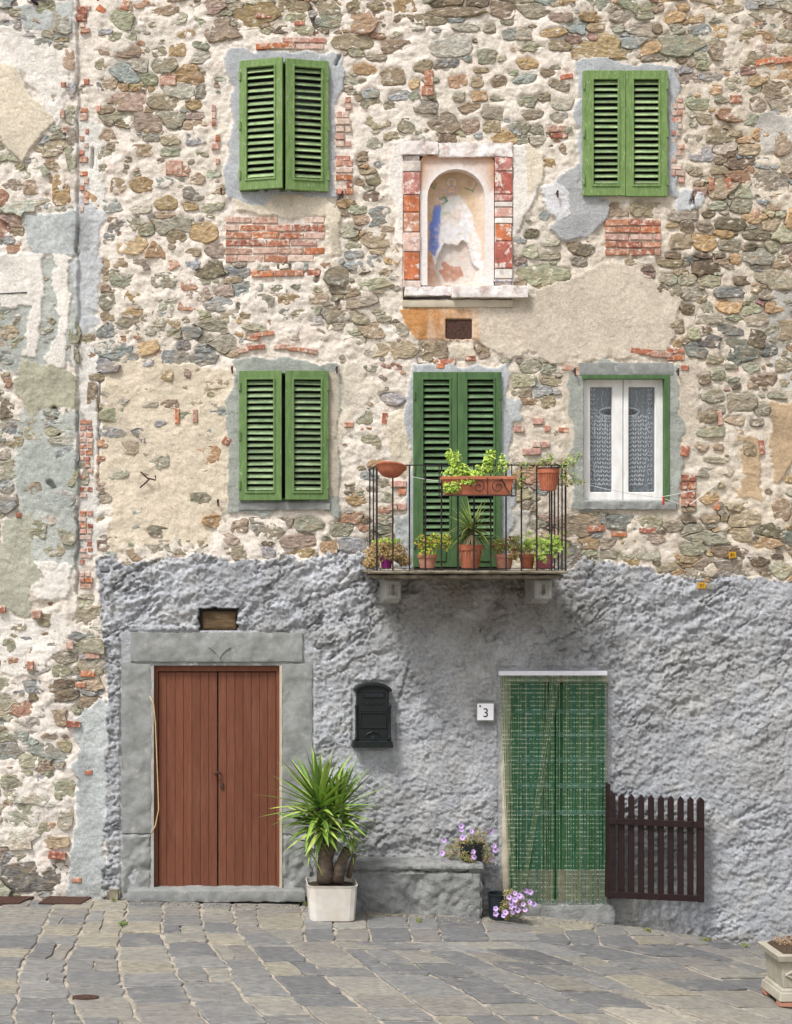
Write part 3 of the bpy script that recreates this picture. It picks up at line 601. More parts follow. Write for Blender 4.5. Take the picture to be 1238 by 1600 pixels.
# ---- the wall surface as one relief
GS = 2.0
gxs = np.arange(-150, 1390, GS); gys = np.arange(-150, 1530, GS)
gx, gy = np.meshgrid(gxs, gys); H = np.zeros(gx.shape); C = np.zeros(gx.shape+(3,))
def mixc(mask, col):
    global C
    m = mask[..., None].astype(float); C = C*(1-m)+np.array(col)*m
def mixh(mask, hh):
    global H
    H = H*(1-mask)+hh*mask
big = fbm(gx, gy, 110, 4, 3); mid = fbm(gx, gy, 26, 4, 21); fine = fbm(gx, gy, 8, 3, 31); tiny = fbm(gx, gy, 3.2, 2, 41)
mid2 = fbm(gx*.7, gy, 14, 4, 27, .6); H = .007*mid+.013*mid2+.010*fine+.003*tiny+.004*big
C[:] = np.array((.70,.635,.55)); t = sst(-.35,.4,big)
C = C*(1-.35*t[...,None])+np.array((.82,.76,.73))*.35*t[...,None]
rt = sst(780, 1050, gx+.35*gy+60*big-60); mixc(rt*.7, (.58,.51,.41))
lf = sst(260, 60, gx+60*big); mixc(lf*.5, (.74,.69,.64))
mixc(sst(.12,.5,fbm(gx,gy,60,5,61))*.28, (.50,.48,.44))
mixc(sst(.25,.6,fbm(gx,gy,34,5,67))*.30, (.72,.56,.49))
H -= .004
# rough old plaster smears rising over the stones
sm = sst(.05,.35,fbm(gx,gy,48,4,71)); H += .009*sst(.1,.5,fbm(gx,gy,34,4,73))
ixs = np.clip((gx+OX).astype(int), 0, RW-1); iys = np.clip((gy+OY).astype(int), 0, RH-1)
nr = near[iys, ixs]; dz_ = sst(-.15,.30,fbm(gx,gy,70,4,77)+.25*sst(900,1200,gx)*sst(300,420,gy)); H += (.005-.024*dz_)*nr
mixc(sst(.1,.6,fbm(gx,gy,18,5,79))*.28, (.46,.41,.33))
mixc(sst(.15,.5,fbm(gx,gy,11,4,83))*.5, (.80,.75,.69))
for poly, col, rz_, wv in PL:
    wx, wy = warp(gx, gy, wv*1.6, 18 if wv < 6 else 30, 50); wx, wy = wx+(1+.5*wv)*fbm(gx,gy,7,3,57), wy+(1+.5*wv)*fbm(gx,gy,7,3,59)
    m = inpoly(wx, wy, poly)
    rough_ = .35 if wv < 6 else .8
    pit = sst(.35,.6,fbm(gx,gy,6,3,95)); mixh(m, rz_+rough_*(.010*mid+.009*mid2+.006*fine)+.003*tiny-.004*pit)
    cc = np.array(col); tone = 1+.14*fbm(gx,gy,30,5,88)+.10*fbm(gx,gy,9,4,89)-.22*sst(.15,.5,fbm(gx,gy*.6,45,5,91))
    C[m] = (cc*tone[..., None])[m]
stk = sst(-.3,.4,fbm(gx,gy*.25,12,4,99)); om = ((gx>620)&(gx<752)&(gy>480)&(gy<535)).astype(float); mixc(om*np.clip((gx-660)/90+.8*stk-.3,0,1)*.9, (.64,.50,.38)); mixc(((gx>735)&(gx<830)&(gy>478)&(gy<560)).astype(float)*sst(.0,.5,fbm(gx,gy*.4,30,3,98))*.45, (.58,.40,.27))
# left part stands proud of the rest
lm = sst(123.5,119.5,gx+2.2*vn(gx*0+3,gy/23,6)+1.2*vn(gx*0+8,gy/7,8))*sst(1000,900,gy); H += .035*lm
# surrounds of the windows
for (x0,x1,y0,y1),kd in SURR:
    wx, wy = warp(gx, gy, 15, 45, 120); wx, wy = wx+4*mid2, wy+4*mid2; m = (wx>x0)&(wx<x1)&(wy>y0)&(wy<y1)
    mixh(m, .012+.005*mid+.004*fine+.002*tiny)
    cc = np.array((.42,.44,.46) if kd == 'c' else (.34,.36,.33)); tone = 1+.16*fbm(gx,gy,24,4,131)+.10*fine
    C[m] = (cc*tone[...,None])[m]
m = (gx>513)&(gx<530)&(gy>580)&(gy<775); C[m] = (np.array((.47,.42,.34))*(1+.12*mid[...,None]))[m]
# the rough cast grey render
ww = 16*fbm(gx,gy,24,4,151)+5*fine; gm = is_grey(gx+.5*ww, gy+ww)
al = R(-27); u = gx*math.cos(al)+gy*math.sin(al); v = -gx*math.sin(al)+gy*math.cos(al)
wu = 14*fbm(gx,gy,40,3,161); n1 = fbm((u+wu)/1.9, v+wu, 13, 5, 171, .68); n2 = fbm((u-wu)/1.3, v, 6, 4, 181, .7); n3 = fbm(gx,gy,3.4,2,187)
soft = np.exp(-(((gx-690)/130)**2+((gy-1130)/260)**2)); amp = (1-.62*soft)*(1-.3*sst(900,1050,gx)*sst(1000,1150,gy))*np.clip(.80+.8*fbm(gx,gy,110,3,195),.35,1.25)
rid = 1-np.abs(n1)*2.4
cz = np.abs(fbm((u+wu)/2.2,v-.4*wu,22,4,241,.6)); cz2 = np.abs(fbm((u-wu)/1.5,v+.3*wu,11,3,251,.6)); gh = .020+amp*(.042*n1+.024*n2-.034*sst(.10,.0,cz)*sst(-.2,.2,fbm(gx,gy,45,3,261))-.018*sst(.10,0,cz2)*sst(-.1,.25,fbm(gx,gy,30,3,263)))+.012*n3+.005*tiny+.012*fbm(gx,gy,120,3,191)
mixh(gm, gh)
flat_ = ((gx>186)&(gx<492)&(gy>984)&(gy<1400)).astype(float); H = H*(1-flat_)+flat_*(.004+.25*(H-.02))
fl2 = ((gx>548)&(gx<619)&(gy>1062)&(gy<1172))|((gx>742)&(gx<776)&(gy>1094)&(gy<1132))|((gx>776)&(gx<956)&(gy>1040)&(gy<1420))
H = np.where(fl2, .3*H, H)
gc = np.array((.485,.502,.535)); t1 = fbm((u-wu)/1.9, v+.5*wu, 19, 6, 231, .68); tone = 1+.22*fbm(gx,gy,90,4,201)+.40*t1+.10*fbm(gx,gy,4,2,237)
GC = gc*tone[...,None]
wr = sst(.0,.5,fbm(gx,gy,150,4,207))[...,None]*.4; GC = GC*(1-wr)+np.array((.42,.41,.38))*wr
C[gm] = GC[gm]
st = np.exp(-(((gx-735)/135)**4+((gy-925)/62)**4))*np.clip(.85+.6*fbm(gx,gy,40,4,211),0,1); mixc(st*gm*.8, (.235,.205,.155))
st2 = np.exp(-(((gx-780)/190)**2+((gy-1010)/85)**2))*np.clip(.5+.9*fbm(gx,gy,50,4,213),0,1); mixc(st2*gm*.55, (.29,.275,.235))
st3 = np.clip((gy-1320)/120,0,1)*np.clip(.45+.9*fbm(gx,gy,50,4,217),0,1)*(gx<1000); lt1 = sst(620,420,gx+60*big)*sst(1150,1000,gy); mixc(gm*lt1*.5*np.clip(.7+t1,0,1), (.53,.555,.60)); lt2 = sst(950,1050,gx+80*big)*sst(1050,1250,gy+100*big); mixc(gm*lt2*.4*np.clip(.7+t1,0,1), (.48,.50,.53)); mixc(st3*gm*.7, (.25,.245,.21)); mixc(gm*sst(.05,.45,fbm(gx,gy,38,5,271))*.35, (.32,.32,.31)); mixc(gm*sst(.1,.45,fbm(gx,gy,30,5,277))*.5, (.56,.56,.55))
st4 = sst(30,5,np.interp(gx,GX,GY)-gy)*np.clip(.5+.9*fbm(gx,gy,30,4,219),0,1); mixc(st4*.6, (.25,.23,.18))
GR = np.clip(.45+.35*fbm(gx,gy,60,3,501),.2,.8)*(1-gm)+gm*np.clip(.95+.3*fbm(gx,gy,50,3,503),.6,1)
# dark cracks and holes
def crack(pts, wd, dep):
    global H
    dm = np.full(gx.shape, 1e9)
    for (x1,y1),(x2,y2) in zip(pts, pts[1:]):
        L2 = (x2-x1)**2+(y2-y1)**2; t_ = np.clip(((gx-x1)*(x2-x1)+(gy-y1)*(y2-y1))/L2,0,1)
        dm = np.minimum(dm, np.hypot(gx-x1-t_*(x2-x1), gy-y1-t_*(y2-y1)))
    H -= dep*sst(wd, wd*.35, dm+2.0*fine)
for pts, wd, dep in [([(497,425),(494,438)],4.5,.07),([(518,452),(528,470),(530,480)],4.5,.06),([(484,8),(490,28),(494,40)],5,.07),([(526,100),(530,88)],4,.06),([(322,470),(371,488)],0.5,.0),
      ([(146,232),(144,262)],3,.05),([(156,560),(154,750)],2.4,.04),([(86,640),(88,650)],6,.09),([(80,675),(88,680)],9,.10),([(78,755),(84,762)],6,.07),
      ([(372,487),(373,476)],4,.05),([(640,1035),(622,1100),(626,1150)],2.4,.025),([(428,5),(432,20)],4,.06),([(1086,300),(1080,318)],3,.03),([(533,300),(530,315)],4,.05)]:
    if dep: crack(pts, wd, dep)
cw = sst(2.6,.6,np.abs(gx-121+2.2*vn(gx*0+3,gy/23,6)+1.2*vn(gx*0+8,gy/7,8)))*sst(-.25,.15,vn(gx*0+5,gy/34,7))*(gy<930); H -= .045*cw
# openings
for x0,x1,y0,y1,dep in OPEN:
    w5 = 3.5*fbm(gx,gy,14,3,401) if dep == .16 and x0 == 311 else 0
    m = (gx+w5>x0)&(gx-w5<x1)&(gy+w5>y0)&(gy<y1); H[m] = -dep; 
    if dep > .1: C[m] = (.30,.29,.26)
m = (gx>797)&(gx<949)&(gy>1066)&(gy<1413); C[m] = (.5,.44,.33)
acx, acy, ar_, ab = ARCH
m = (gx>630)&(gx<800)&(gy>228)&(gy<478); H[m] = -.20
C = np.clip(C, .02, .86)
ny_, nx_ = gx.shape
V = np.stack([(gx-619)*S, -H, (ZB-gy)*S], -1).reshape(-1,3).astype(np.float32)
ii = np.arange((ny_-1)*(nx_-1)); r_ = ii//(nx_-1); c_ = ii%(nx_-1); a_ = r_*nx_+c_
F = np.stack([a_, a_+nx_, a_+nx_+1, a_+1], -1).astype(np.int32)
me = bpy.data.meshes.new('wall_surface')
me.vertices.add(len(V)); me.vertices.foreach_set('co', V.ravel())
me.loops.add(F.size); me.loops.foreach_set('vertex_index', F.ravel())
me.polygons.add(len(F)); me.polygons.foreach_set('loop_start', np.arange(0, F.size, 4, dtype=np.int32))
me.polygons.foreach_set('use_smooth', np.ones(len(F), bool))
me.update(calc_edges=True)
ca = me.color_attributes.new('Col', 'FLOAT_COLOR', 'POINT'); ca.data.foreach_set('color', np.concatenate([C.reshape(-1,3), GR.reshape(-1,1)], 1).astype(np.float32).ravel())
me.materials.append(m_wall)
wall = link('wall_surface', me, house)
# the body of the house behind its front, and its plain plastered front to either side
for xa_, xb_ in ((-1500,-149),(1387,2600)):
    MB().box(X(xa_), X(xb_), .02, 5.0, Z(1700), Z(880)).build('side_wall', m_cement, house); MB().box(X(xa_), X(xb_), .03, 5.0, Z(880)+.001, Z(-600)).build('side_wall', m_cream, house)
MB().box(X(-149), X(1387), .03, 5.0, Z(-149), Z(-600)).build('side_wall', m_cream, house)
MB().box(X(-150), X(1388), .30, 5.0, Z(1560), Z(-150)).build('house_body', m_cream, house)
def hgt(px, py):
    i = min(max(int((py+150)/GS),0),ny_-1); j = min(max(int((px+150)/GS),0),nx_-1); return H[i,j]

# ---- stones into the wall
def stone_geo(s_):
    cx, cy, rad, rot, L, g_, ar = s_
    base = PAL[L]; k_ = rng.uniform(.82,1.2); tint = [rng.uniform(.94,1.06) for _ in range(3)]
    col = tuple(min(.8, b*k_*t_) for b, t_ in zip(base, tint))
    p = rng.uniform(.000,.009)*(1 if max(rad) > 9 else .8)
    if cx > 1040 and cy > 330: p += .006
    h0 = .035*(cx < 120)*(cy < 900)
    big_ = max(rad) > 11
    rings = [(1.05,-.03),(1.0,-.004),(.94,p*.62),(.80,p*.95),(.48,p)] if big_ else [(1.05,-.03),(.98,.0),(.80,p*.95)]
    V = []; off = Vector((cx*.37, cy*.41, 0)); nn = N if big_ else 10; st_ = N//nn
    tx, ty = rng.gauss(0,.10), rng.gauss(0,.10)
    for sc_, hh in rings:
        for k in range(nn):
            a = 2*math.pi*k/nn; r = rad[k*st_]*sc_; x_, y_ = cx+math.cos(a)*r, cy+math.sin(a)*r
            nz = (.008*mnoise.noise(Vector((x_*.09, y_*.15, 5)))+.007*mnoise.noise(Vector((x_*.17, y_*.34, 9)))+.004*mnoise.noise(Vector((x_*.4, y_*.6, 2))))*(1 if hh > 0 else .3)
            tl = ((x_-cx)*tx+(y_-cy)*ty)*S if hh > 0 else 0
            V.append(Vector(((x_-619)*S, -(h0+hh+nz+tl), (ZB-y_)*S)))
    V.append(Vector(((cx-619)*S, -(h0+p*1.05), (ZB-cy)*S)))
    F = []
    for r in range(len(rings)-1):
        for k in range(nn):
            j = (k+1)%nn; F.append((r*nn+k, r*nn+j, (r+1)*nn+j, (r+1)*nn+k))
    b_ = (len(rings)-1)*nn; F += [(b_+k, b_+(k+1)%nn, len(rings)*nn) for k in range(nn)]
    return V, F, col
def vis(s_): return 0 < s_[0] < 1238 and 0 < s_[1] < 1400
order = sorted(range(len(stones)), key=lambda i: -(stones[i][6]*sum(stones[i][2])/ (sum(stones[i][2]) or 1))*vis(stones[i]))
area = [math.pi*sum(r*r for r in s_[2])/N for s_ in stones]
order = sorted(range(len(stones)), key=lambda i: -area[i]*vis(stones[i]))
restm = MB()
for q, i in enumerate(order):
    V_, F_, col = stone_geo(stones[i])
    if q < 300:
        c0 = Vector(((stones[i][0]-619)*S, 0, (ZB-stones[i][1])*S))
        MB().add(V_, F_, [col]*len(V_)).build('stone', m_stone, house, smooth=False, origin=c0)
    else: restm.add(V_, F_, [col]*len(V_))
tag(restm.build('small_stones', m_stone, house, smooth=False), 'small rubble stones filling the wall between the large ones', kind='stuff')
print('stones', len(stones), 'explicit', NEXP)

# ---- bricks
RED = [(.40,.15,.09),(.45,.20,.125),(.33,.12,.08),(.44,.26,.20),(.47,.17,.08)]; FADE = [(.52,.30,.25),(.56,.38,.32),(.50,.24,.18),(.60,.46,.39)]
bricks = []
def brick(cx, cy, w_, h_, rot=0, pal=RED, p=None):
    p = rng.uniform(.012,.022) if p is None else p
    c = rng.choice(pal); k_ = rng.uniform(.85,1.12); col = tuple(v*k_ for v in c)
    h0 = .035*(cx < 120)
    out = []
    cr, sr = math.cos(R(rot)), math.sin(R(rot))
    prof = [(-1,-1),(-.33,-1),(.33,-1),(1,-1),(1,1),(.33,1),(-.33,1),(-1,1)]
    V = []; n = 8
    for sc_, hh in ((1.0,-.03),(1.0,p*.7),(.88,p)):
        for a, b in prof:
            x_ = a*(w_/2-(1-sc_)*7)*1; y_ = b*(h_/2-(1-sc_)*6)
            x_ += mnoise.noise(Vector((cx+a*9, cy+b*7, 3)))*1.2; y_ += mnoise.noise(Vector((cx+a*9, cy+b*7, 13)))*.8
            X_, Y_ = cx+x_*cr-y_*sr, cy+x_*sr+y_*cr
            V.append(Vector(((X_-619)*S, -(h0+hh+.002*mnoise.noise(Vector((X_*.2,Y_*.2,1)))), (ZB-Y_)*S)))
    F = []
    for r in range(2):
        for k in range(n):
            j = (k+1)%n; F.append((r*n+k, r*n+j, (r+1)*n+j, (r+1)*n+k))
    F.append(tuple(2*n+k for k in range(n)))
    bricks.append((w_*h_, V, F, col, Vector(((cx-619)*S, 0, (ZB-cy)*S))))
def courses(x0, x1, y0, y1, ch=12.5, bl=42, pal=RED, skip=.1, half=False, pr=None):
    y = y0+ch/2; k = 0
    while y < y1:
        x = x0-(bl/2 if k%2 else 0)*(not half)
        while x < x1:
            L = bl*rng.uniform(.92,1.06) if not half else rng.choice([bl, bl*.6, bl*.45])
            a, b = max(x, x0)+.9, min(x+L, x1)-.9
            if b-a > 5 and rng.random() > skip: brick((a+b)/2, y+rng.uniform(-.6,.6), b-a, ch-2.4+rng.uniform(-1,.6), rng.gauss(0,1.2), pal, pr)
            x += L
        y += ch; k += 1
courses(352, 508, 338, 408, 12, 41, FADE+RED, .12, pr=.010)
courses(945, 1033, 342, 400, 11.5, 38, RED+FADE[:2], .05)
courses(124, 142, 8, 55, 9, 18, RED+FADE, .25)
courses(124, 140, 90, 330, 11, 14, FADE+RED, .35, True)
courses(150, 158, 140, 250, 12, 9, FADE, .4, True)
courses(124, 146, 655, 925, 9.5, 20, RED+FADE, .3, True)
courses(524, 550, 150, 250, 11.5, 24, FADE+RED[:1], .35, True)
courses(524, 552, 250, 302, 11, 28, RED+FADE, .1, True)
courses(1048, 1070, 140, 290, 10.5, 18, FADE, .25, True)
courses(330, 344, 150, 262, 12, 13, FADE+RED, .4, True)
courses(610, 636, 750, 800, 12, 26, RED+FADE, .1, True)
courses(802, 860, 652, 718, 12, 30, FADE, .4, True)
courses(862, 890, 764, 806, 12, 24, RED, .3, True)
courses(1064, 1088, 740, 790, 13, 24, RED, .1, True)
courses(400, 510, 58, 78, 10, 44, FADE, .2)
for cx, cy, w_, h_, r_ in [(410,428,34,9,-1),(452,427,46,9,-1),(490,426,20,9,1),(380,548,18,7,-8),(400,543,28,7,-6),(440,542,24,7,-3),(465,546,30,7,6),(486,549,20,7,8),(398,528,14,8,0),(413,522,30,6,-8),
      (1003,549,36,9,7),(1034,554,34,9,4),(1056,548,26,8,0),(1056,559,26,8,0),(1070,575,12,8,0),(277,650,7,24,0),(305,650,8,20,0),(354,689,12,12,30),(1112,287,8,20,0),(1139,287,8,20,0),
      (1182,333,8,16,0),(1125,653,8,22,-8),(1190,699,8,22,-6),(1122,790,8,14,20),(1070,705,13,16,8),(881,672,16,8,5),(601,654,8,18,5),(545,664,14,8,4),(870,202,28,9,-3),(874,212,26,8,0),(885,120,20,8,-10),
      (137,1053,22,9,2),(126,1070,16,8,-3),(115,1131,22,9,5),(139,1207,12,7,0),(90,1336,28,11,6),(120,1375,16,8,0),(145,1025,24,8,0),(110,1008,12,12,0),(48,1040,10,14,0),
      (58,960,14,12,0),(4,952,12,10,0),(932,826,26,9,-3),(967,835,24,7,2),(1012,829,26,8,0),(887,575,18,9,10),(902,580,10,14,0),(680,8,0,0,0),(128,22,16,22,4),(196,8,12,14,20),(158,15,14,10,40),
      (272,262,26,22,0),(262,126,26,14,0),(670,122,14,24,0),(668,142,18,14,0),(1150,155,18,12,0),(200,28,12,10,35),(100,134,8,8,0),(98,180,8,12,0),(103,205,8,8,0),(1240,92,60,9,-8),(1196,96,30,9,-12),
      (300,88,0,0,0),(955,35,0,0,0),(490,100,0,0,0),(468,36,16,7,0),(415,24,30,9,0),(430,72,60,9,-3),(470,70,0,0,0),(30,805,8,8,0),(700,565,24,8,0),(688,572,14,8,0),(735,560,16,8,0),(990,900,0,0,0)]:
    if w_: brick(cx, cy, w_, h_, r_)
bricks.sort(key=lambda b: -b[0]); restb = MB()
for q, (a_, V_, F_, col, c0) in enumerate(bricks):
    if q < 300: MB().add(V_, F_, [col]*len(V_)).build('brick', m_brick, house, origin=c0)
    else: restb.add(V_, F_, [col]*len(V_))
if restb.v: tag(restb.build('brick_fragments', m_brick, house), kind='stuff')
print('bricks', len(bricks))

# ---- shutters
def leaf(px0, px1, py0, py1, hinge, ang, nsl, py_s0, py_s1, mat, d=.03, stile=(12,13), solid=False, label=None):
    w_ = (px1-px0)*S/max(.5, math.cos(R(ang))); h_ = (py1-py0)*S; t = .038; sx = 1 if hinge == 'L' else -1
    hx = X(px0, d) if hinge == 'L' else X(px1, d)
    loc = Vector((hx, -d, Z(py1, d))); st0, st1 = stile[0]*S, stile[1]*S
    z0, z1 = (py1-py_s1)*S, (py1-py_s0)*S
    mb = MB(); a = sorted([0, sx*w_]); b = sorted([sx*st0, sx*(w_-st1)])
    mb.ring(a[0], a[1], 0, h_, b[0], b[1], z0, z1, -t/2, t/2)
    o = mb.build('shutter', mat, house, local=True, bev=.003)
    o.location = loc; o.rotation_euler = (0, 0, -sx*R(ang)); ORG[o.name] = loc
    if label: o['label'] = label
    q = .009
    mo = MB().ring(b[0]-.016, b[1]+.016, z0-.018, z1+.018, b[0]+.001, b[1]-.001, z0+.001, z1-.001, -t/2-q, -t/2-.0005).build('moulding', mat, o, local=True, bev=.003)
    if solid:
        MB().box(b[0]+.03, b[1]-.03, -t/2-.010, -t/2-.0005, .05, z0-.07).build('panel', mat, o, local=True, bev=.004)
    # slats
    pitch = (z1-z0)/nsl; sw = b[1]-b[0]+.008; sd = .047; ta = R(50)
    me0 = None
    for k in range(nsl):
        if me0 is None or k % 6 == 0:
            m_ = MB().box(-sw/2, sw/2, -sd/2, sd/2, -.0035, .0035).build('slat', {m_green: m_slat, m_green_top: m_slat_top}.get(mat, m_slat2), o, local=True, bev=.0015); me0 = m_.data; s_ = m_
        else: s_ = link('slat', me0, o)
        s_.location = ((b[0]+b[1])/2, .004, z0+pitch*(k+.5)); s_.rotation_euler = (ta+R(random.gauss(0,2.2)), R(random.gauss(0,.35)), 0)
    for zz in (.12, .5, .88):
        MB().box(*sorted([0-.004*sx, .016*sx]), -t/2-.014, -t/2-.001, h_*zz-.04, h_*zz+.04).build('hinge', mat, o, local=True, bev=.003)
    return o
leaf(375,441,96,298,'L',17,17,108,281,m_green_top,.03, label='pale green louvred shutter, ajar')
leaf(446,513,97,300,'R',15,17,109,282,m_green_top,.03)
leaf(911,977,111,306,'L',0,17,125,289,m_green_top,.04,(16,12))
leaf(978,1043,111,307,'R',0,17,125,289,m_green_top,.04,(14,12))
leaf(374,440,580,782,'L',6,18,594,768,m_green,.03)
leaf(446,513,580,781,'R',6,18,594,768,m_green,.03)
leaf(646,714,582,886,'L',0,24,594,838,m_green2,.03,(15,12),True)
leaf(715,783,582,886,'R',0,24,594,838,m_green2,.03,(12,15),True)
for (x0,x1,y0,y1) in ((379,508,99,296),(915,1039,114,302),(379,508,584,779),(650,779,585,890)):
    MB().box(X(x0-3), X(x1+3), .10, .12, Z(y1+3), Z(y0-3)).build('shade_sheet', m_dark, house)  # near-black sheet added so the gaps between the slats look dark
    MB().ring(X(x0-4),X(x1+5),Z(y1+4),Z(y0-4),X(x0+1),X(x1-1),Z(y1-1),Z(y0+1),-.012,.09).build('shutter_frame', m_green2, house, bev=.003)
# ---- iron shutter stays
for hx_, hy_ in ((345,299),(534,304),(869,303),(1081,312),(362,577),(525,577),(896,580),(1057,580),(340,784)):
    p = P(hx_, hy_)
    MB().tube([p+Vector((0,.02,0)), p+Vector((0,-.05,0)), p+Vector((.004,-.055,.02)), p+Vector((.006,-.055,-.045))], [.008,.008,.010,.007], 6).build('shutter_stay', m_rust, house)
# ---- the lace window
DW = -.085
win = MB().ring(X(912,DW+.03),X(1042,DW+.03),Z(783,DW+.03),Z(588,DW+.03),X(916,DW+.03),X(1037,DW+.03),Z(781,DW+.03),Z(594,DW+.03),.05,.14).build('window', m_white, house, bev=.003)
MB().prism([(X(909),Z(586)),(X(1046),Z(586)),(X(1046),Z(783)),(X(1038),Z(783)),(X(1038),Z(592.5)),(X(909),Z(592.5))], -.022, .05).build('green_lining', m_green2, win, bev=.003)
for (x0,x1,g0,g1) in ((914,973,922,956),(974,1036,982,1023)):
    d = DW
    MB().ring(X(x0,d),X(x1,d),Z(781,d),Z(594,d),X(g0,d),X(g1,d),Z(769,d),Z(605,d),.065,.105).build('casement', m_white, win, bev=.006)
    MB().box(X(g0-2,d),X(g1+2,d),.090,.094,Z(771,d),Z(603,d)).build('pane', m_glass, win)
    # gathered net curtain
    nx2, nz2 = 60, 40; V_ = []; F_ = []
    for j in range(nz2+1):
        for i in range(nx2+1):
            fx = i/nx2; V_.append((X(g0-3,d)+(X(g1+3,d)-X(g0-3,d))*fx, .125+.005*math.sin(fx*30+math.sin(j*.12)*1.5), Z(773,d)+(Z(601,d)-Z(773,d))*j/nz2))
    F_ = [(j*(nx2+1)+i, j*(nx2+1)+i+1, (j+1)*(nx2+1)+i+1, (j+1)*(nx2+1)+i) for j in range(nz2) for i in range(nx2)]
    MB().add(V_, F_).build('net_curtain', m_net, win, smooth=True)
    lace = MB(); inner = g1 if x0 == 914 else g0; sgn = -1 if x0 == 914 else 1
    def lf_(px, py, L, wd, ang):
        a = R(ang); ca_, sa_ = math.cos(a), math.sin(a); c = P(px, py, d)
        pts = [(-L/2,0),(-L*.1,wd/2),(L/2,0),(-L*.1,-wd/2)]
        lace.add([(c.x+(u_*ca_-v_*sa_)*S, .114, c.z+(u_*sa_+v_*ca_)*S) for u_, v_ in pts], [(0,1,2,3)])
    for col_, xo in enumerate((3.5, 11, 19, 27)):
        y0_ = 660+col_*3 if col_ < 2 else 655+col_*10
        if col_ == 3: y0_ = 650
        y_ = 650+(col_ == 0)*14
        while y_ < 762:
            xo2 = xo*(1-.25*max(0,(y_-715)/50))
            for s2 in (-1, 1): lf_(inner+sgn*xo2+s2*2.0, y_+rng.uniform(-.5,.5), 6.2, 2.2, 90-s2*28)
            y_ += 6.6
    y_ = 612
    while y_ < 766:
        xe = inner+sgn*(g1-g0-6)
        for s2 in (-1,1):
            for s3 in (-1,1): lf_(xe+s2*2.4, y_+s3*4.5, 8, 1.5, 90+s2*s3*24)
        for s2 in (-1,1): lf_(xe+s2*2, y_+11, 4, 1.5, 0); lf_(xe, y_+9+s2*2.5, 1.5, 4, 0)
        y_ += 22
    for k in range(26):       # rim of the oval opening
        a = math.pi*2*k/26; px_, py_ = inner+sgn*0+16*math.cos(a)*1.15, 643+6.5*math.sin(a)
        if (px_-inner)*sgn > 0 and g0+1 < px_ < g1-1: lf_(px_, py_, 4.4, 2.6, -math.degrees(math.atan2(6.5*math.cos(a), -18*math.sin(a))))
    for k in range(9):
        for r2 in range(2): 
            px_ = inner+sgn*(2+k*2.1); lf_(px_, 653+r2*5, 3.4, 1.3, 90)
    for k in range(160):
        px_, py_ = rng.uniform(g0+1,g1-1), rng.uniform(608,768); lf_(px_, py_, rng.uniform(1.5,3), .9, rng.uniform(0,180))
    for k in range(7): lf_(inner+sgn*(12+3*math.sin(k*.5)), 612+k*3.6, 4.5, 1.1, 90+sgn*(15-k*6))
    lace.build('lace_pattern', m_lace, win)
    # dark oval sheet, the unlit room put in as colour
    MB().add([(P(inner+sgn*14*math.cos(a)*1.0, 643+4.6*math.sin(a), d).x, .1165, P(0,643+4.6*math.sin(a),d).z) for a in [(-.5+k/12)*math.pi*1.0 for k in range(13)]], [tuple(range(13))]).build('oval_opening', m_dark, win)
rough_box('window_lintel', m_grey, house, X(905), X(1052), -.018, .02, Z(586), Z(567), .014, .005, 14, .002)
rough_box('window_sill', m_grey, house, X(905), X(1056), -.03, .03, Z(796), Z(784), .014, .010, 14, .002)
rough_box('window_sill', m_grey, house, X(372), X(516), -.03, .03, Z(797), Z(785), .014, .006, 14, .002)

# ---- the shrine
shrine = MB()
def ring_arch(x0, x1, y0, y1, cx, cy, r, yb, n=24):
    """flat surround with an arched hole, returns outline pieces"""
    V_ = []; F_ = []
    inner = [(cx-r, yb)]+[(cx-r*math.cos(math.pi*k/n), cy-r*math.sin(math.pi*k/n)) for k in range(n+1)]+[(cx+r, yb)]
    outer = []
    for (a, b) in inner:
        if b >= cy: outer.append((x0 if a < cx else x1, b))
        else:
            t_ = math.atan2(cy-b, a-cx); dx, dy = math.cos(t_), math.sin(t_)
            kx = ((x1-cx) if dx > 0 else (cx-x0))/max(abs(dx),1e-6); ky = (cy-y0)/max(dy,1e-6); k_ = min(kx, ky); outer.append((cx+dx*k_, cy-dy*k_))
    n2 = len(inner)
    return inner, outer, n2
inn, out_, n2 = ring_arch(656, 772, 243, 452, 713, 309, 45, 446)
SC = MB()
cols = []
for yv, ring_ in ((-.006,out_),(-.006,inn),(.16,inn)):
    for (a, b) in ring_:
        k_ = min(1, max(0, (b-262)/14)) if (yv < 0) else .4
        far = min(1, max(0,(math.hypot(a-713, min(0,b-309))-45)/22)) if b < 300 else 0
        cc = tuple(w0*(1-.85*far)+o0*.85*far for w0, o0 in zip((.74,.70,.68),(.46,.20,.06)))
        if yv > 0: cc = (.62,.48,.34)
        cols.append(cc); SC.v.append(((a-619)*S, yv, (ZB-b)*S))
for k in range(n2-1):
    SC.f += [(k, k+1, n2+k+1, n2+k), (n2+k, n2+k+1, 2*n2+k+1, 2*n2+k)]
SC.c = cols
shr = SC.build('shrine', m_fresco, house, smooth=False); tag(shr, 'arched wall niche with faded painting and red brick pilasters')
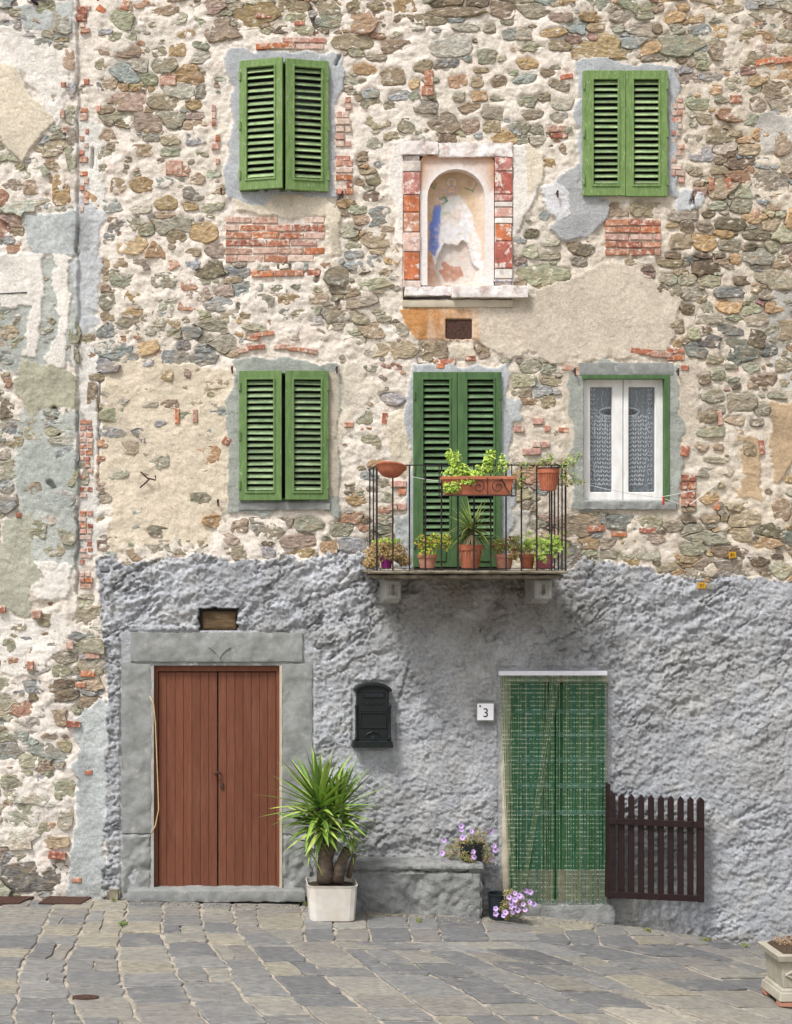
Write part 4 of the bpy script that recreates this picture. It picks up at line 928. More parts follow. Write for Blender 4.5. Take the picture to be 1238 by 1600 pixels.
# curved painted back
fx_ = np.arange(668, 758.5, 1.0); fy_ = np.arange(263, 447.5, 1.0); FX, FY = np.meshgrid(fx_, fy_)
dep = .02+.11*np.sqrt(np.clip(1-((FX-713)/46)**2, 0, 1))
lowp = inpoly(FX+3*fbm(FX,FY,9,3,301), FY+3*fbm(FX,FY,9,3,302), [(686,400),(699,376),(705,378),(716,379),(726,372),(734,376),(742,410),(752,420),(740,440),(690,442),(682,425)])
dep = dep+.035*lowp+.004*fbm(FX,FY,8,3,303)
FC = np.zeros(FX.shape+(3,)); FC[:] = (.58,.42,.26)
def fm(mask, col, a=1.0):
    global FC
    mask = blur(mask.astype(float), 1) if a < .76 or a > .9 else mask.astype(float)
    mask = mask*np.clip(.95+.7*fbm(FX,FY,6,3,321),.25,1)
    k_ = (mask*a)[...,None]; FC = FC*(1-k_)+np.array(col)*k_
n_ = fbm(FX,FY,14,4,305)
fm(sst(.0,.5,n_), (.74,.62,.52), .6); fm(sst(725,755,FX+8*n_), (.72,.60,.50), .7)
fm(sst(300,264,FY), (.45,.34,.22), .5)
robe = [(700,300),(722,299),(738,326),(752,372),(757,440),(740,446),(737,382),(700,380),(686,420),(674,430),(680,380),(684,350),(688,322),(695,310)]
fm(inpoly(FX+5*n_, FY+5*n_, robe).astype(float)*sst(255,320,FY+10*n_), (.76,.77,.80), .92)
fm(inpoly(FX+4*n_, FY+4*n_, [(700,312),(707,306),(716,308),(716,345),(704,350)]).astype(float), (.62,.68,.66), .5)
fm(inpoly(FX+2*n_, FY+2*n_, [(712,318),(724,322),(722,352),(713,350)]).astype(float), (.70,.58,.50), .5)
for fx0 in (699,708,720,729): fm(np.exp(-((FX-fx0-.06*(FY-340)*(1 if fx0>712 else -1))/1.3)**2)*((FY>325)&(FY<378)), (.60,.62,.68), .5)
fm(inpoly(FX+3*n_, FY, [(688,395),(700,372),(735,370),(745,400),(735,440),(690,440)]).astype(float), (.66,.60,.55), .7)
fm(lowp.astype(float), (.62,.57,.53), .9); fm(inpoly(FX+7*n_, FY+7*n_, [(690,420),(699,408),(724,411),(728,428),(700,437)]).astype(float), (.44,.20,.13), .88); fm(sst(425,446,FY+12*n_), (.76,.70,.64), .7)
fm(inpoly(FX+3*n_, FY+3*n_, [(682,318),(692,316),(691,350),(688,380),(683,398),(671,388),(674,350)]).astype(float), (.13,.21,.60), .92)
fm(sst(.15,.5,fbm(FX,FY,7,3,311))*np.exp(-(((FX-704)/12)**2+((FY-330)/14)**2)), (.22,.42,.28), .8)
for cx_, cy_, r0_, r1_ in ((709,292,6.5,8.2),(696,300,7,8),(709,280,5,9)):
    rr = np.hypot(FX-cx_, FY-cy_); fm(sst(1.6,.6,np.abs(rr-r0_-.8)), (.40,.35,.52) if r1_ < 9 else (.70,.68,.68), .89)
fm(sst(6.2,4.6,np.hypot((FX-709)*1.15,FY-293)), (.64,.44,.33), .88); fm(sst(5.2,3.8,np.hypot(FX-696,FY-300)), (.62,.45,.36), .85)
for ex_, ey_ in ((707,291.5),(711,291.5),(709,296.5),(694.5,299),(697.5,299)): fm(sst(1.5,.5,np.hypot((FX-ex_)*.8,FY-ey_)), (.20,.12,.10), .85)
fm(sst(1.5,.4,np.abs(np.hypot((FX-709)*1.1,(FY-292))-6.6))*(FY<293), (.24,.15,.12), .8)
for pts in ([(690,306),(698,303),(702,309),(694,314)],[(675,288),(681,291),(684,283)],[(731,289),(742,294),(747,284)]):
    for (x1,y1),(x2,y2) in zip(pts, pts[1:]):
        t_ = np.clip(((FX-x1)*(x2-x1)+(FY-y1)*(y2-y1))/((x2-x1)**2+(y2-y1)**2),0,1); dd = np.hypot(FX-x1-t_*(x2-x1), FY-y1-t_*(y2-y1)); fm(sst(2.0,.9,dd), (.10,.24,.09), .85)
for cx_, cy_ in ((677,285),(738,284)):
    fm(np.exp(-(((FX-cx_)/3.5)**2+((FY-cy_)/4)**2)), (.36,.20,.16), .8)
fm(inpoly(FX+4*n_, FY+4*n_, [(667,392),(678,398),(684,420),(684,447),(667,447)]).astype(float)*sst(-.4,.1,n_), (.55,.25,.17), .85); fm(sst(.1,.5,fbm(FX,FY,22,4,331)), (.72,.50,.40), .45)
ys2, xs2 = FX.shape
FV = np.stack([(FX-619)*S, dep, (ZB-FY)*S], -1).reshape(-1,3)
FF = [(j*xs2+i, (j+1)*xs2+i, (j+1)*xs2+i+1, j*xs2+i+1) for j in range(ys2-1) for i in range(xs2-1)]
fo = MB(); fo.v = [tuple(v_) for v_ in FV]; fo.f = FF; fo.c = [tuple(c_) for c_ in np.clip(FC*.93,0,.80).reshape(-1,3)]
fo.build('painted_niche', m_fresco, shr, smooth=True)
def pilaster(x0, x1, blocks):
    mb = MB()
    base = rough_box('pilaster', m_niche_st, shr, X(x0), X(x1), -.012, .10, Z(452), Z(243), .03, .004, 12, .006)
    for (a, b, col, ins) in blocks:
        nseg = 5; V_ = []
        mb = MB(); mb.box(X(x0+ins), X(x1-ins), -.034, -.004, Z(b-.4), Z(a+.4), col)
        mb.build('block', m_pil, shr, bev=0.005, origin=(X((x0+x1)/2), 0, Z((a+b)/2)))
PK=(.50,.22,.19); RD=(.52,.17,.075); WHT=(.74,.70,.66); DR=(.42,.13,.10)
pilaster(630, 656, [(252,269,(.55,.50,.46),-1),(270,305,PK,0),(306,332,RD,1),(333,363,(.50,.24,.15),1),(364,394,(.62,.44,.38),0),(395,438,RD,1),(439,450,(.66,.54,.48),-1)])
pilaster(773, 800, [(232,245,RD,1),(246,268,PK,0),(269,304,DR,0),(305,315,PK,0),(316,324,WHT,0),(325,340,(.60,.34,.28),0),(341,350,WHT,0),(351,377,RD,1),(378,420,DR,0),(421,436,WHT,0),(437,441,(.30,.32,.40),-3)])
rough_box('cornice', m_niche_st, shr, X(626), X(684), -.055, .08, Z(243), Z(223), .015, .010, 14, .002)
rough_box('cornice', m_niche_st, shr, X(684.6), X(800), -.040, .08, Z(246), Z(224), .015, .012, 14, .002)
rough_box('ledge', m_niche_st, shr, X(632), X(704), -.050, .10, Z(463), Z(449), .015, .008, 14, .002)
rough_box('ledge', m_niche_st, shr, X(704.6), X(823), -.085, .10, Z(466.5), Z(448), .015, .006, 14, .002)
rough_box('ledge_moulding', m_cream, shr, X(628), X(802), -.03, .10, Z(481), Z(468), .03, .004, 12, .005)
# dark vent below it
MB().box(X(697), X(739), .0, .03, Z(530.5), Z(499)).build('rusty_vent', m_rust, house, bev=.002)
# hole over the door with an old beam end
rough_box('beam_end', m_wood, house, X(316,-.04), X(370,-.04), .035, .16, Z(985,-.04), Z(955,-.04), .02, .006, 10, .008)

# ---- brown door
rough_box('door_lintel', m_grey, house, X(204), X(473), -.028, .05, Z(1034), Z(988), .02, .008, 9, .003)
rough_box('door_lintel_lip', m_grey, house, X(237), X(440), -.008, .05, Z(1040), Z(1034.6), .03, .002, 9, .002)
star = []
for k in range(12):
    a = 2*math.pi*k/12+math.pi/6*0; r = 18 if k % 3 == 0 else 11; star.append((X(343)+r*S*math.cos(a+math.pi/2), Z(1011)+r*S*math.sin(a+math.pi/2)))
MB().prism(star, -.040, -.020).build('star_relief', m_grey, house, bev=.002)
for (x0,x1) in ((190,237),(441,488)):
    rough_box('door_jamb', m_grey, house, X(x0), X(x1), -.020, .08, Z(1302), Z(1036), .02, .009, 8, .003)
    rough_box('door_jamb', m_grey, house, X(x0+1), X(x1-1), -.016, .08, Z(1396), Z(1304), .018, .024, 9, .006)
MB().prism([(X(437),Z(1391)),(X(441),Z(1391)),(X(441),Z(1040)),(X(437),Z(1040))], -.018, .06).build('door_reveal', m_cream, house)
MB().prism([(X(236),Z(1391)),(X(240.5),Z(1391)),(X(240.5),Z(1040)),(X(236),Z(1040))], -.018, .06).build('door_reveal', m_bracket, house)
d = -.05
MB().prism([(X(240,d),Z(1390,d)),(X(247,d),Z(1390,d)),(X(247,d),Z(1049,d)),(X(432,d),Z(1049,d)),(X(432,d),Z(1390,d)),(X(439,d),Z(1390,d)),(X(439,d),Z(1039,d)),(X(240,d),Z(1039,d))], .035, .10).build('door_frame', m_brown, house, bev=.003)
for hs_, (x0, x1) in enumerate(((247.6,339.5),(341.5,431.6))):
    dl = MB().box(X(x0,d), X(x1,d), .066, .09, Z(1388,d), Z(1050,d)).build('door_leaf', m_brown, house, bev=.002)
    npk = 7; wdt = (x1-x0)/npk
    for k in range(npk):
        MB().box(X(x0+k*wdt+.18,d), X(x0+(k+1)*wdt-.18,d), +.056-.0012*(k%2), .065, Z(1387.5,d), Z(1050.5,d)).build('plank', m_brown, dl, bev=.0025, origin=(X(x0+(k+.5)*wdt,d), .05, Z(1387,d)))
    if hs_ == 0:
        p = P(336, 1208, d); MB().tube([p+Vector((0,.05,0)), p+Vector((0,-.03,0)), p+Vector((.035,-.035,.004))], .009, 8).build('handle', m_rust, dl)
    else:
        p = P(347, 1228, d); MB().box(p.x-.014,p.x+.014,.040,.048,p.z-.03,p.z+.03).build('keyhole_plate', m_rust, dl, bev=.003)
        p = P(344, 1207, d); MB().tube([p+Vector((0,.05,0)), p+Vector((0,-.025,0)), p+Vector((-.03,-.03,.004))], .008, 8).build('handle', m_rust, dl)
rough_box('door_step', m_grey, house, X(200), X(476), -.16, .10, Z(1408,.1), Z(1390,.1), .025, .010, 9, .005)
# ---- right door behind the bead curtain
d = -.10
for (x0, x1) in ((799,866.5),(868.5,948)):
    gl = MB().box(X(x0,d), X(x1,d), .10, .13, Z(1411,d), Z(1068,d)).build('door_leaf', m_gdoor, house, bev=.003); gl['label'] = 'green leaf of the door behind the bead curtain'
    for yb_ in (1112,1148,1188,1228,1270): MB().box(X(x0+3,d), X(x1-3,d), .088, .0995, Z(yb_+4,d), Z(yb_-4,d)).build('crossbar', m_gband, gl, bev=.002)
    MB().box(X(x0+2,d), X(x1-2,d), .085, .0995, Z(1408,d), Z(1359,d)).build('kick_board', m_kick, gl, bev=.002)
rough_box('door_threshold', m_cement, house, X(786), X(958), -.10, .16, Z(1446,.0), Z(1411,.0), .025, .014, 8, .006)
rough_box('door_edge_plaster', m_cream, house, X(784), X(797), -.045, .10, Z(1412), Z(1062), .02, .008, 8, .008)
rough_box('door_edge_plaster', m_cream, house, X(784), X(950), -.030, .10, Z(1066.5), Z(1056), .02, .004, 8, .006)
# beaten stone at the foot of the gate
if 0: rough_box('wall_footing', m_cement, house, X(955), X(1085), -.07, .06, Z(1470), Z(1408), .03, .016, 7, .02)

# ---- balcony
BD = .72
bal = rough_box('balcony', m_slabb, house, X(576,BD), X(888,BD), -BD-.03, -.0, Z(897,BD), Z(891.5,BD), .03, .004, 12, .006); bal['label'] = 'small balcony with stained stone slab and iron railing'
rough_box('slab_moulding', m_slabb, bal, X(584,BD), X(883,BD), -BD+.015, -.0, Z(904.5,BD), Z(897.6,BD), .03, .004, 12, .006)
for (x0, x1) in ((602,627),(836,863)):
    w_ = (x1-x0)*S*(1-.45/D)
    xx0 = X(x0, .5)
    mb = MB(); prof = [(-.0,Z(905,.5)),( -.50,Z(905,.5)),(-.50,Z(936,.5)),(-.40,Z(937,.5)),(-.32,Z(943,.5)),(-.0,Z(946,.5))]
    n = len(prof); mb.add([(xx0,a,b) for a,b in prof]+[(xx0+w_,a,b) for a,b in prof], [tuple(range(n)), tuple(range(2*n-1,n-1,-1))]+[(k,(k+1)%n,n+(k+1)%n,n+k) for k in range(n)])
    br = mb.build('bracket', m_bracket, bal, bev=.006)
    mb = MB(); mb.ring(xx0+.012, xx0+w_-.012, Z(934,.5), Z(908,.5), xx0+.03, xx0+w_-.03, Z(930.5,.5), Z(911.5,.5), -.512, -.499).build('bracket_moulding', m_bracket, bal, bev=.002)
    MB().prism([(xx0+w_*.38,Z(927,.5)),(xx0+w_*.5,Z(930,.5)),(xx0+w_*.62,Z(927,.5)),(xx0+w_*.58,Z(914,.5)),(xx0+w_*.42,Z(914,.5))], -.508, -.499).build('bracket_relief', m_slabb, bal, bev=.001)
zt = Z(727, BD); zb0 = Z(891,BD)-.01
def bar(x, y, r=.0075, top=None, z0=None): MB().tube([(x,y,z0 if z0 is not None else zb0),(x,y,top or zt)], r, 6).build('bar', m_iron, bal, origin=(x,y,zb0))
for px_ in (589,614,640,665,690,716,741,767,791,815,839,862,884): bar(X(px_,BD), -BD, .0085 if px_ in (589,884) else .007)
for side, fr_ in ((589,(.42,.90)),(884,(.2,.42,.64,.95))):
    for f_ in fr_: bar(X(side,BD), -BD+f_*BD, .0065)
xl, xr = X(589,BD), X(884,BD)
MB().tube([(xl,.02,zt),(xl,-BD,zt)], .009, 6).build('rail', m_iron, bal)
MB().tube([(xr,.02,zt),(xr,-BD,zt)], .009, 6).build('rail', m_iron, bal)
MB().box(xl-.008, xr+.012, -BD-.010, -BD+.010, zt-.004, zt+.006).build('rail', m_iron, bal)
MB().box(xl, xr, -BD-.006, -BD+.006, Z(888,BD)-.003, Z(888,BD)+.003).build('rail', m_iron, bal)
MB().lathe([(.002,.03),(.012,.022),(.014,.012),(.008,.0)], (xr,-BD,zt+.005), 8).build('finial', m_iron, bal)

# ================================================================ THINGS ON AND BEFORE THE HOUSE
GRN = [(.20,.34,.04),(.30,.44,.05),(.12,.24,.03),(.38,.48,.08)]
def leaves(mb, blobs, n, size, cols, flat=.4, rnd=random):
    """small folded leaves through the volume of each blob; blobs (px,py,d, rx,ry pixels, rd metres, weight)"""
    tot = sum(b[6] if len(b) > 6 else 1 for b in blobs)
    for b in blobs:
        px, py, d, rx, ry, rd = b[:6]; wt = b[6] if len(b) > 6 else 1
        c = P(px, py, d); k_ = (1-d/D)*S
        for _ in range(int(n*wt/tot)):
            while True:
                q = Vector((rnd.uniform(-1,1), rnd.uniform(-1,1), rnd.uniform(-1,1)))
                if q.length < 1: break
            p = c+Vector((q.x*rx*k_, q.y*rd, q.z*ry*k_)); nrm = (Vector((q.x, q.y-.6, q.z+.5))+Vector((rnd.gauss(0,.5),rnd.gauss(0,.5),rnd.gauss(0,.5)))).normalized()
            t = nrm.orthogonal().normalized(); t.rotate(Matrix.Rotation(rnd.uniform(0,6.28), 3, nrm)); bb = nrm.cross(t); L = size*rnd.uniform(.6,1.3); W_ = L*rnd.uniform(.38,.55)
            vs_ = [p-t*L*.5, p-t*L*.1+bb*W_*.5+nrm*L*.10, p+t*L*.5-nrm*L*.12, p-t*L*.1-bb*W_*.5+nrm*L*.10, p+t*L*.05-nrm*L*.02]
            cc = rnd.choice(cols); g = rnd.uniform(.75,1.25)
            mb.add(vs_, [(0,4,1),(1,4,2),(2,4,3),(3,4,0)], tuple(v_*g for v_ in cc))
    return mb
def stems(mb, c, tips, r=.003, col=(.16,.17,.07), sag=.0):
    for t in tips:
        t = Vector(t); m_ = Vector(c).lerp(t, .55)+Vector((0,0,.04+sag)); mb.tube([c, m_, t], [r, r*.8, r*.4], 4, col=col)
def pot(name, mat, parent, px, pyb, pyt, wb, wt, d, rim=True, n=24, ribs=False):
    k_ = (1-d/D)*S; c = P(px, pyb, d); h = (pyb-pyt)*k_; rb, rt_ = wb/2*k_, wt/2*k_
    prof = [(rb*.9,0),(rb,.004)]
    if rim: prof += [(rt_*.92,h*.76),(rt_*.93,h*.765),(rt_*1.02,h*.77),(rt_*1.04,h*.99),(rt_*1.0,h),(rt_*.90,h),(rt_*.86,h*.86)]
    else: prof += [(rt_,h*.97),(rt_*1.0,h),(rt_*.92,h),(rt_*.9,h*.88)]
    mb = MB(); mb.lathe(prof, c, n)
    o = mb.build(name, mat, parent, smooth=False)
    MB().lathe([(rt_*.86,h*.84),(rt_*.5,h*.88),(.001,h*.89)], c, 14).build('soil', m_soil, parent)
    if ribs:
        for j in range(14):
            a = math.pi+math.pi*j/13
            MB().tube([(c.x+math.cos(a)*rb*1.0,c.y+math.sin(a)*rb,c.z+.01),(c.x+math.cos(a)*rt_*.97,c.y+math.sin(a)*rt_*.97,c.z+h*.74)], .004, 4).build('rib', mat, parent)
    return c, h
def strap(mb, base, dirv, L, W_, droop, col, segs=6, fold=.25, twist=0):
    dirv = dirv.normalized(); side = dirv.cross(Vector((0,0,1)))
    if side.length < .05: side = Vector((1,0,0))
    side.normalize(); side.rotate(Matrix.Rotation(twist, 3, dirv)); up = side.cross(dirv).normalized(); p = Vector(base); V_ = []; F_ = []
    dv = dirv.copy()
    for i in range(segs+1):
        t = i/segs; wd = W_*(.55+.9*t if t < .35 else (1.0-(t-.35)/.65)**.8*.87+.0)*.5
        if i == segs: wd = .0004
        V_ += [p-side*wd+up*wd*fold, p.copy(), p+side*wd+up*wd*fold]
        dv = (dv+Vector((0,0,-droop/segs))).normalized(); p = p+dv*L/segs
    for i in range(segs):
        for j in range(2): a = i*3+j; F_.append((a,a+1,a+4,a+3))
    mb.add(V_, F_, col); return mb
# ---- balcony pots
def thing_at(name, px, py, d, label, cat, group=None): return empty(name, P(px,py,d), label, cat, group)
ya = 889.0
BG = 'potted plants along the balcony floor'
dd = .50
t = thing_at('potted_plant', 604, ya, dd, 'purple pot overgrown with dry brown straw-like growth at the left balcony corner', 'potted plant', BG)
pot('pot', m_purple, t, 604, ya, 866, 15, 22, dd, False)
mb = leaves(MB(), [(588,866,dd,20,17,.10,1.2),(620,864,dd,18,15,.10,1),(606,852,dd,26,11,.1,1),(632,876,dd,12,10,.08,.6),(580,880,.6,14,9,.06,.6),(612,868,.60,14,9,.04,.5)], 2700, .026, [(.36,.22,.10),(.42,.28,.13),(.30,.20,.09),(.34,.30,.10)])
leaves(mb, [(606,846,dd,24,6,.1)], 160, .03, [(.22,.40,.05),(.32,.46,.08)]); mb.build('dry_foliage', m_leaf, t)
t = thing_at('potted_plant', 668, ya, dd, 'terracotta pot with a yellow-green leafy plant between balcony corner and spiky plant', 'potted plant', BG)
pot('pot', m_terra2, t, 668, ya, 866, 23, 31, dd)
mb = leaves(MB(), [(662,848,dd,16,13,.09,1),(682,846,dd,17,13,.09,1),(697,846,dd,11,14,.08,.5),(668,862,.56,14,7,.06,.4)], 520, .034, [(.36,.48,.05),(.44,.50,.06),(.26,.40,.04),(.50,.42,.08),(.42,.24,.08)])
stems(mb, P(668,868,dd), [P(655,845,dd),P(682,838,dd),P(695,850,dd),P(665,835,dd)]); mb.build('foliage', m_leaf, t)
t = thing_at('potted_plant', 735, ya, dd, 'large terracotta pot with a spiky plant of long narrow leaves', 'potted plant', BG)
pot('pot', m_terra, t, 735, ya, 851, 27, 40, dd)
c = P(737, 829, dd)
MB().tube([P(735,858,dd), P(736,840,dd), c], [.024,.020,.022], 8).build('stem', m_trunk, t, smooth=True)
for k in range(84):
    a = random.uniform(0, 2*math.pi); el = random.uniform(-.35,1.25); dv = Vector((math.cos(a)*math.cos(el), math.sin(a)*math.cos(el)*.7, math.sin(el)))
    strap(MB(), c+Vector((0,0,random.uniform(-.03,.03))), dv, random.uniform(.24,.34), .024, .9 if el < .6 else .4, random.choice([(.20,.27,.06),(.30,.36,.10),(.12,.20,.05),(.42,.44,.16)])).build('leaf', m_leaf, t)
for k in range(26):
    a = random.uniform(0, 2*math.pi); dv = Vector((math.cos(a), math.sin(a)*.8-.3, -.3))
    strap(MB(), c-Vector((0,0,.03)), dv, random.uniform(.18,.28), .014, 2.2, random.choice([(.50,.42,.26),(.44,.34,.20)])).build('dry_leaf', m_leaf, t)
t = thing_at('potted_plant', 789, ya, dd, 'pale terracotta pot with reddish brown and green leaves right of the spiky plant', 'potted plant', BG)
pot('pot', m_terra2, t, 788, ya, 866, 22, 30, dd)
mb = leaves(MB(), [(779,854,dd,13,12,.09,1),(797,850,dd,15,12,.09,1),(800,868,.55,10,8,.06,.5),(806,842,dd,9,7,.06,.4)], 620, .028, [(.30,.15,.06),(.38,.20,.08),(.24,.36,.05),(.34,.42,.08),(.20,.14,.06)])
mb.build('foliage', m_leaf, t)
t = thing_at('potted_plant', 824, ya, .45, 'small orange terracotta pot with bright green rosettes near the right balcony end', 'potted plant', BG)
pot('pot', m_terra, t, 824, ya, 866, 18, 25, .45)
def rosettes(mb, pts, r, cols):
    for (px, py, d) in pts:
        c = P(px,py,d)+Vector((random.gauss(0,.01),random.gauss(0,.02),random.gauss(0,.005))); nrm = Vector((random.gauss(0,.4),-.8,random.uniform(.3,1.1))).normalized()
        u_ = nrm.orthogonal().normalized(); v_ = nrm.cross(u_); cc = random.choice(cols)
        for k in range(9):
            a = k*2.4; L = r*(1-.05*k); dr = (u_*math.cos(a)+v_*math.sin(a)); sd = nrm.cross(dr); el = .25+.08*k
            g = random.uniform(.85,1.2)
            mb.add([c, c+dr*L*.6+sd*L*.26+nrm*L*el*.4, c+dr*L+nrm*L*el, c+dr*L*.6-sd*L*.26+nrm*L*el*.4], [(0,1,2,3)], tuple(x_*g for x_ in cc))
    return mb
SUC = [(.42,.55,.14),(.36,.50,.10),(.50,.60,.20),(.30,.44,.08)]
mb = rosettes(MB(), [(random.gauss(828,8), random.gauss(851,6), random.uniform(.36,.52)) for _ in range(55)], .028, SUC)
leaves(mb, [(822,862,.45,8,8,.05)], 60, .02, [(.34,.20,.08),(.22,.25,.08)]); mb.build('foliage', m_leaf, t)
t = thing_at('potted_plant', 852, ya, .5, 'pink pot brimming with bright green rosettes at the right balcony corner', 'potted plant', BG)
pot('pot', m_pink, t, 852, ya, 868, 21, 29, .5, False); pot('saucer', m_pink, t, 852, ya, 884.5, 26, 30, .5, False)
mb = rosettes(MB(), [(random.gauss(858,13), random.gauss(853,8), random.uniform(.38,.60)) for _ in range(130)]+[(random.gauss(848,5), random.gauss(870,4), .6) for _ in range(14)], .028, SUC)
stems(mb, P(852,872,.5), [P(845+5*k,856,.5) for k in range(6)], .003, (.22,.16,.08)); mb.build('foliage', m_leaf, t)
# ---- hanging bowl
dB = BD+.06
t = thing_at('hanging_bowl', 611, 750, dB, 'shallow terracotta bowl tipped over and hung on the left end of the railing', 'bowl')
c = P(611, 737, dB); prof = [(.055,-.075),(.075,-.07),(.10,-.045),(.125,-.005),(.136,.0),(.136,.014),(.124,.014),(.118,0),(.09,-.045),(.05,-.062)]
bw = MB().lathe(prof, (0,0,0), 28).build('bowl', m_terra, t, local=True, smooth=True); bw.location = c-ORG[t.name]+Vector((0,0,.035)); bw.rotation_euler = (R(-14), R(7), 0)
MB().tube([c+Vector((-.13,0,.045)), Vector((X(589,BD),-BD,zt+.006))], .003, 5).build('wire', m_iron, t)
# ---- window box with scroll holder
dB = BD+.11
t = thing_at('window_box', 746, 775, dB, 'terracotta window box full of bright green herbs in a scrolled iron holder', 'window box')
k_ = (1-dB/D)*S; c = P(746, 774, dB)
wT, wB, hB, dT = 110*k_, 100*k_, 27*k_, .085
mb = MB(); mb.add([(c.x-wB/2,c.y-.06,c.z),(c.x+wB/2,c.y-.06,c.z),(c.x+wB/2,c.y+.06,c.z),(c.x-wB/2,c.y+.06,c.z),
        (c.x-wT/2,c.y-dT,c.z+hB),(c.x+wT/2,c.y-dT,c.z+hB),(c.x+wT/2,c.y+dT,c.z+hB),(c.x-wT/2,c.y+dT,c.z+hB)], [(0,3,2,1),(4,5,6,7),(0,1,5,4),(1,2,6,5),(2,3,7,6),(3,0,4,7)])
mb.build('trough', m_terra, t, bev=.006)
MB().ring(c.x-wT/2-.008,c.x+wT/2+.008,c.y-dT-.008,c.y+dT+.008,c.x-wT/2+.008,c.x+wT/2-.008,c.y-dT+.008,c.y+dT-.008,0,.028).build
rm = MB(); o_ = [(c.x-wT/2-.008,c.y-dT-.008),(c.x+wT/2+.008,c.y-dT-.008),(c.x+wT/2+.008,c.y+dT+.008),(c.x-wT/2-.008,c.y+dT+.008)]; i_ = [(c.x-wT/2+.01,c.y-dT+.01),(c.x+wT/2-.01,c.y-dT+.01),(c.x+wT/2-.01,c.y+dT-.01),(c.x-wT/2+.01,c.y+dT-.01)]
z0_, z1_ = c.z+hB-.016, c.z+hB+.012; V_ = [(a,b,z1_) for a,b in o_]+[(a,b,z1_) for a,b in i_]+[(a,b,z0_) for a,b in o_]+[(a,b,z0_) for a,b in i_]; F_ = []
for k in range(4):
    j = (k+1)%4; F_ += [(k,j,4+j,4+k),(8+k,12+k,12+j,8+j),(k,8+k,8+j,j),(4+k,4+j,12+j,12+k)]
rm.add(V_, F_).build('rim', m_terra, t, bev=.003)
MB().box(c.x-wT/2+.01, c.x+wT/2-.01, c.y-dT+.01, c.y+dT-.01, c.z+hB, c.z+hB+.004).build('soil', m_soil, t)
def spiral(cx, cz, y, r0, sgn, turns=1.6, n=26):
    return [Vector((cx+sgn*(r0*(1-i/n*.85))*math.cos(turns*2*math.pi*i/n), y, cz+(r0*(1-i/n*.85))*math.sin(turns*2*math.pi*i/n))) for i in range(n)]
yF = c.y-dT-.014
hold = MB(); hold.tube([(c.x-wT/2-.012,yF,c.z-.006),(c.x+wT/2+.012,yF,c.z-.006)], .005, 5); hold.build('holder_bar', m_iron, t)
MB().tube([(c.x-wT/2-.012,yF,c.z+hB*.55),(c.x-wT/2-.012,yF,c.z-.006),(c.x-wT/2-.012,-BD-.012,c.z-.006),(c.x-wT/2-.012,-BD-.012,zt+.01),(c.x-wT/2-.012,-BD+.012,zt+.01)], .005, 5).build('holder_arm', m_iron, t)
MB().tube([(c.x+wT/2+.012,yF,c.z+hB*.9),(c.x+wT/2+.012,yF,c.z-.006),(c.x+wT/2+.012,-BD-.012,c.z-.006),(c.x+wT/2+.012,-BD-.012,zt+.01),(c.x+wT/2+.012,-BD+.012,zt+.01)], .005, 5).build('holder_arm', m_iron, t)
for sx_, ox in ((-1,-.005),(1,.16)):
    MB().tube(spiral(c.x+ox, c.z+hB*.48, yF, hB*.44, sx_), .0042, 5).build('scroll', m_iron, t)
MB().tube([(c.x+.19,yF,c.z+hB*.95),(c.x+.22,yF,c.z+hB*.5),(c.x+.27,yF,c.z)], .0042, 5).build('scroll', m_iron, t)
MB().tube([(c.x+.07,yF,c.z+hB),(c.x+.075,yF,c.z)], .0042, 5).build('scroll', m_iron, t)
mb = leaves(MB(), [(708,744,dB,19,15,.09,1.2),(706,762,dB+.09,14,10,.04,.8),(712,722,dB,11,22,.05,.8),(703,712,dB,6,12,.04,.3),(722,736,dB,14,12,.08,.8),(740,742,dB,22,7,.08,.7),(764,722,dB,8,22,.05,.7),(770,712,dB,6,10,.04,.2),(786,726,dB,9,18,.05,.6),(752,734,dB,14,9,.06,.4),(730,752,dB+.08,18,6,.03,.4)], 1500, .034,
            [(.36,.52,.06),(.28,.44,.05),(.46,.60,.10),(.22,.36,.04),(.50,.62,.16)])
stems(mb, P(712,750,dB), [P(706,705,dB),P(716,704,dB),P(700,722,dB),P(695,735,dB)], .003, (.30,.42,.08)); stems(mb, P(768,750,dB), [P(763,704,dB),P(771,706,dB),P(786,712,dB),P(792,722,dB)], .003, (.30,.42,.08)); mb.build('foliage', m_leaf, t)
# ---- hanging ribbed pot
dB = BD+.12
t = thing_at('hanging_pot', 856, 768, dB, 'ribbed terracotta pot hooked on the railing near its right corner with trailing leaves', 'plant pot')
pot('pot', m_terra, t, 857, 767, 731, 23, 33, dB, True, 24, True)
k2 = (1-dB/D)*S; c2 = P(857,737,dB)
hk = MB(); R_ = 17.5*k2; hk.tube([(c2.x+R_*math.cos(a_),c2.y+R_*math.sin(a_),c2.z+.03) for a_ in [i*math.pi/10 for i in range(21)]], .005, 5, cap=False); hk.build('holder_ring', m_iron, t)
mb = leaves(MB(), [(846,722,dB,16,8,.08,.5),(860,716,dB,6,12,.04,.5),(888,722,dB,16,12,.08,1),(900,712,dB,14,8,.06,.5),(890,748,dB,16,12,.06,1),(820,726,dB,14,5,.05,.35),(812,744,dB-.1,12,10,.05,.6),(808,760,dB-.1,10,8,.05,.4),(906,752,dB,10,5,.04,.3)], 330, .034,
            [(.14,.26,.05),(.22,.36,.07),(.32,.42,.12),(.36,.30,.12),(.28,.24,.10)])
cc0 = P(857,732,dB); stems(mb, cc0, [P(888,716,dB),P(905,710,dB),P(895,745,dB),P(912,756,dB),P(815,728,dB),P(808,745,dB-.1),P(806,764,dB-.1),P(862,708,dB)], .0028, (.20,.20,.08)); mb.build('foliage', m_leaf, t)
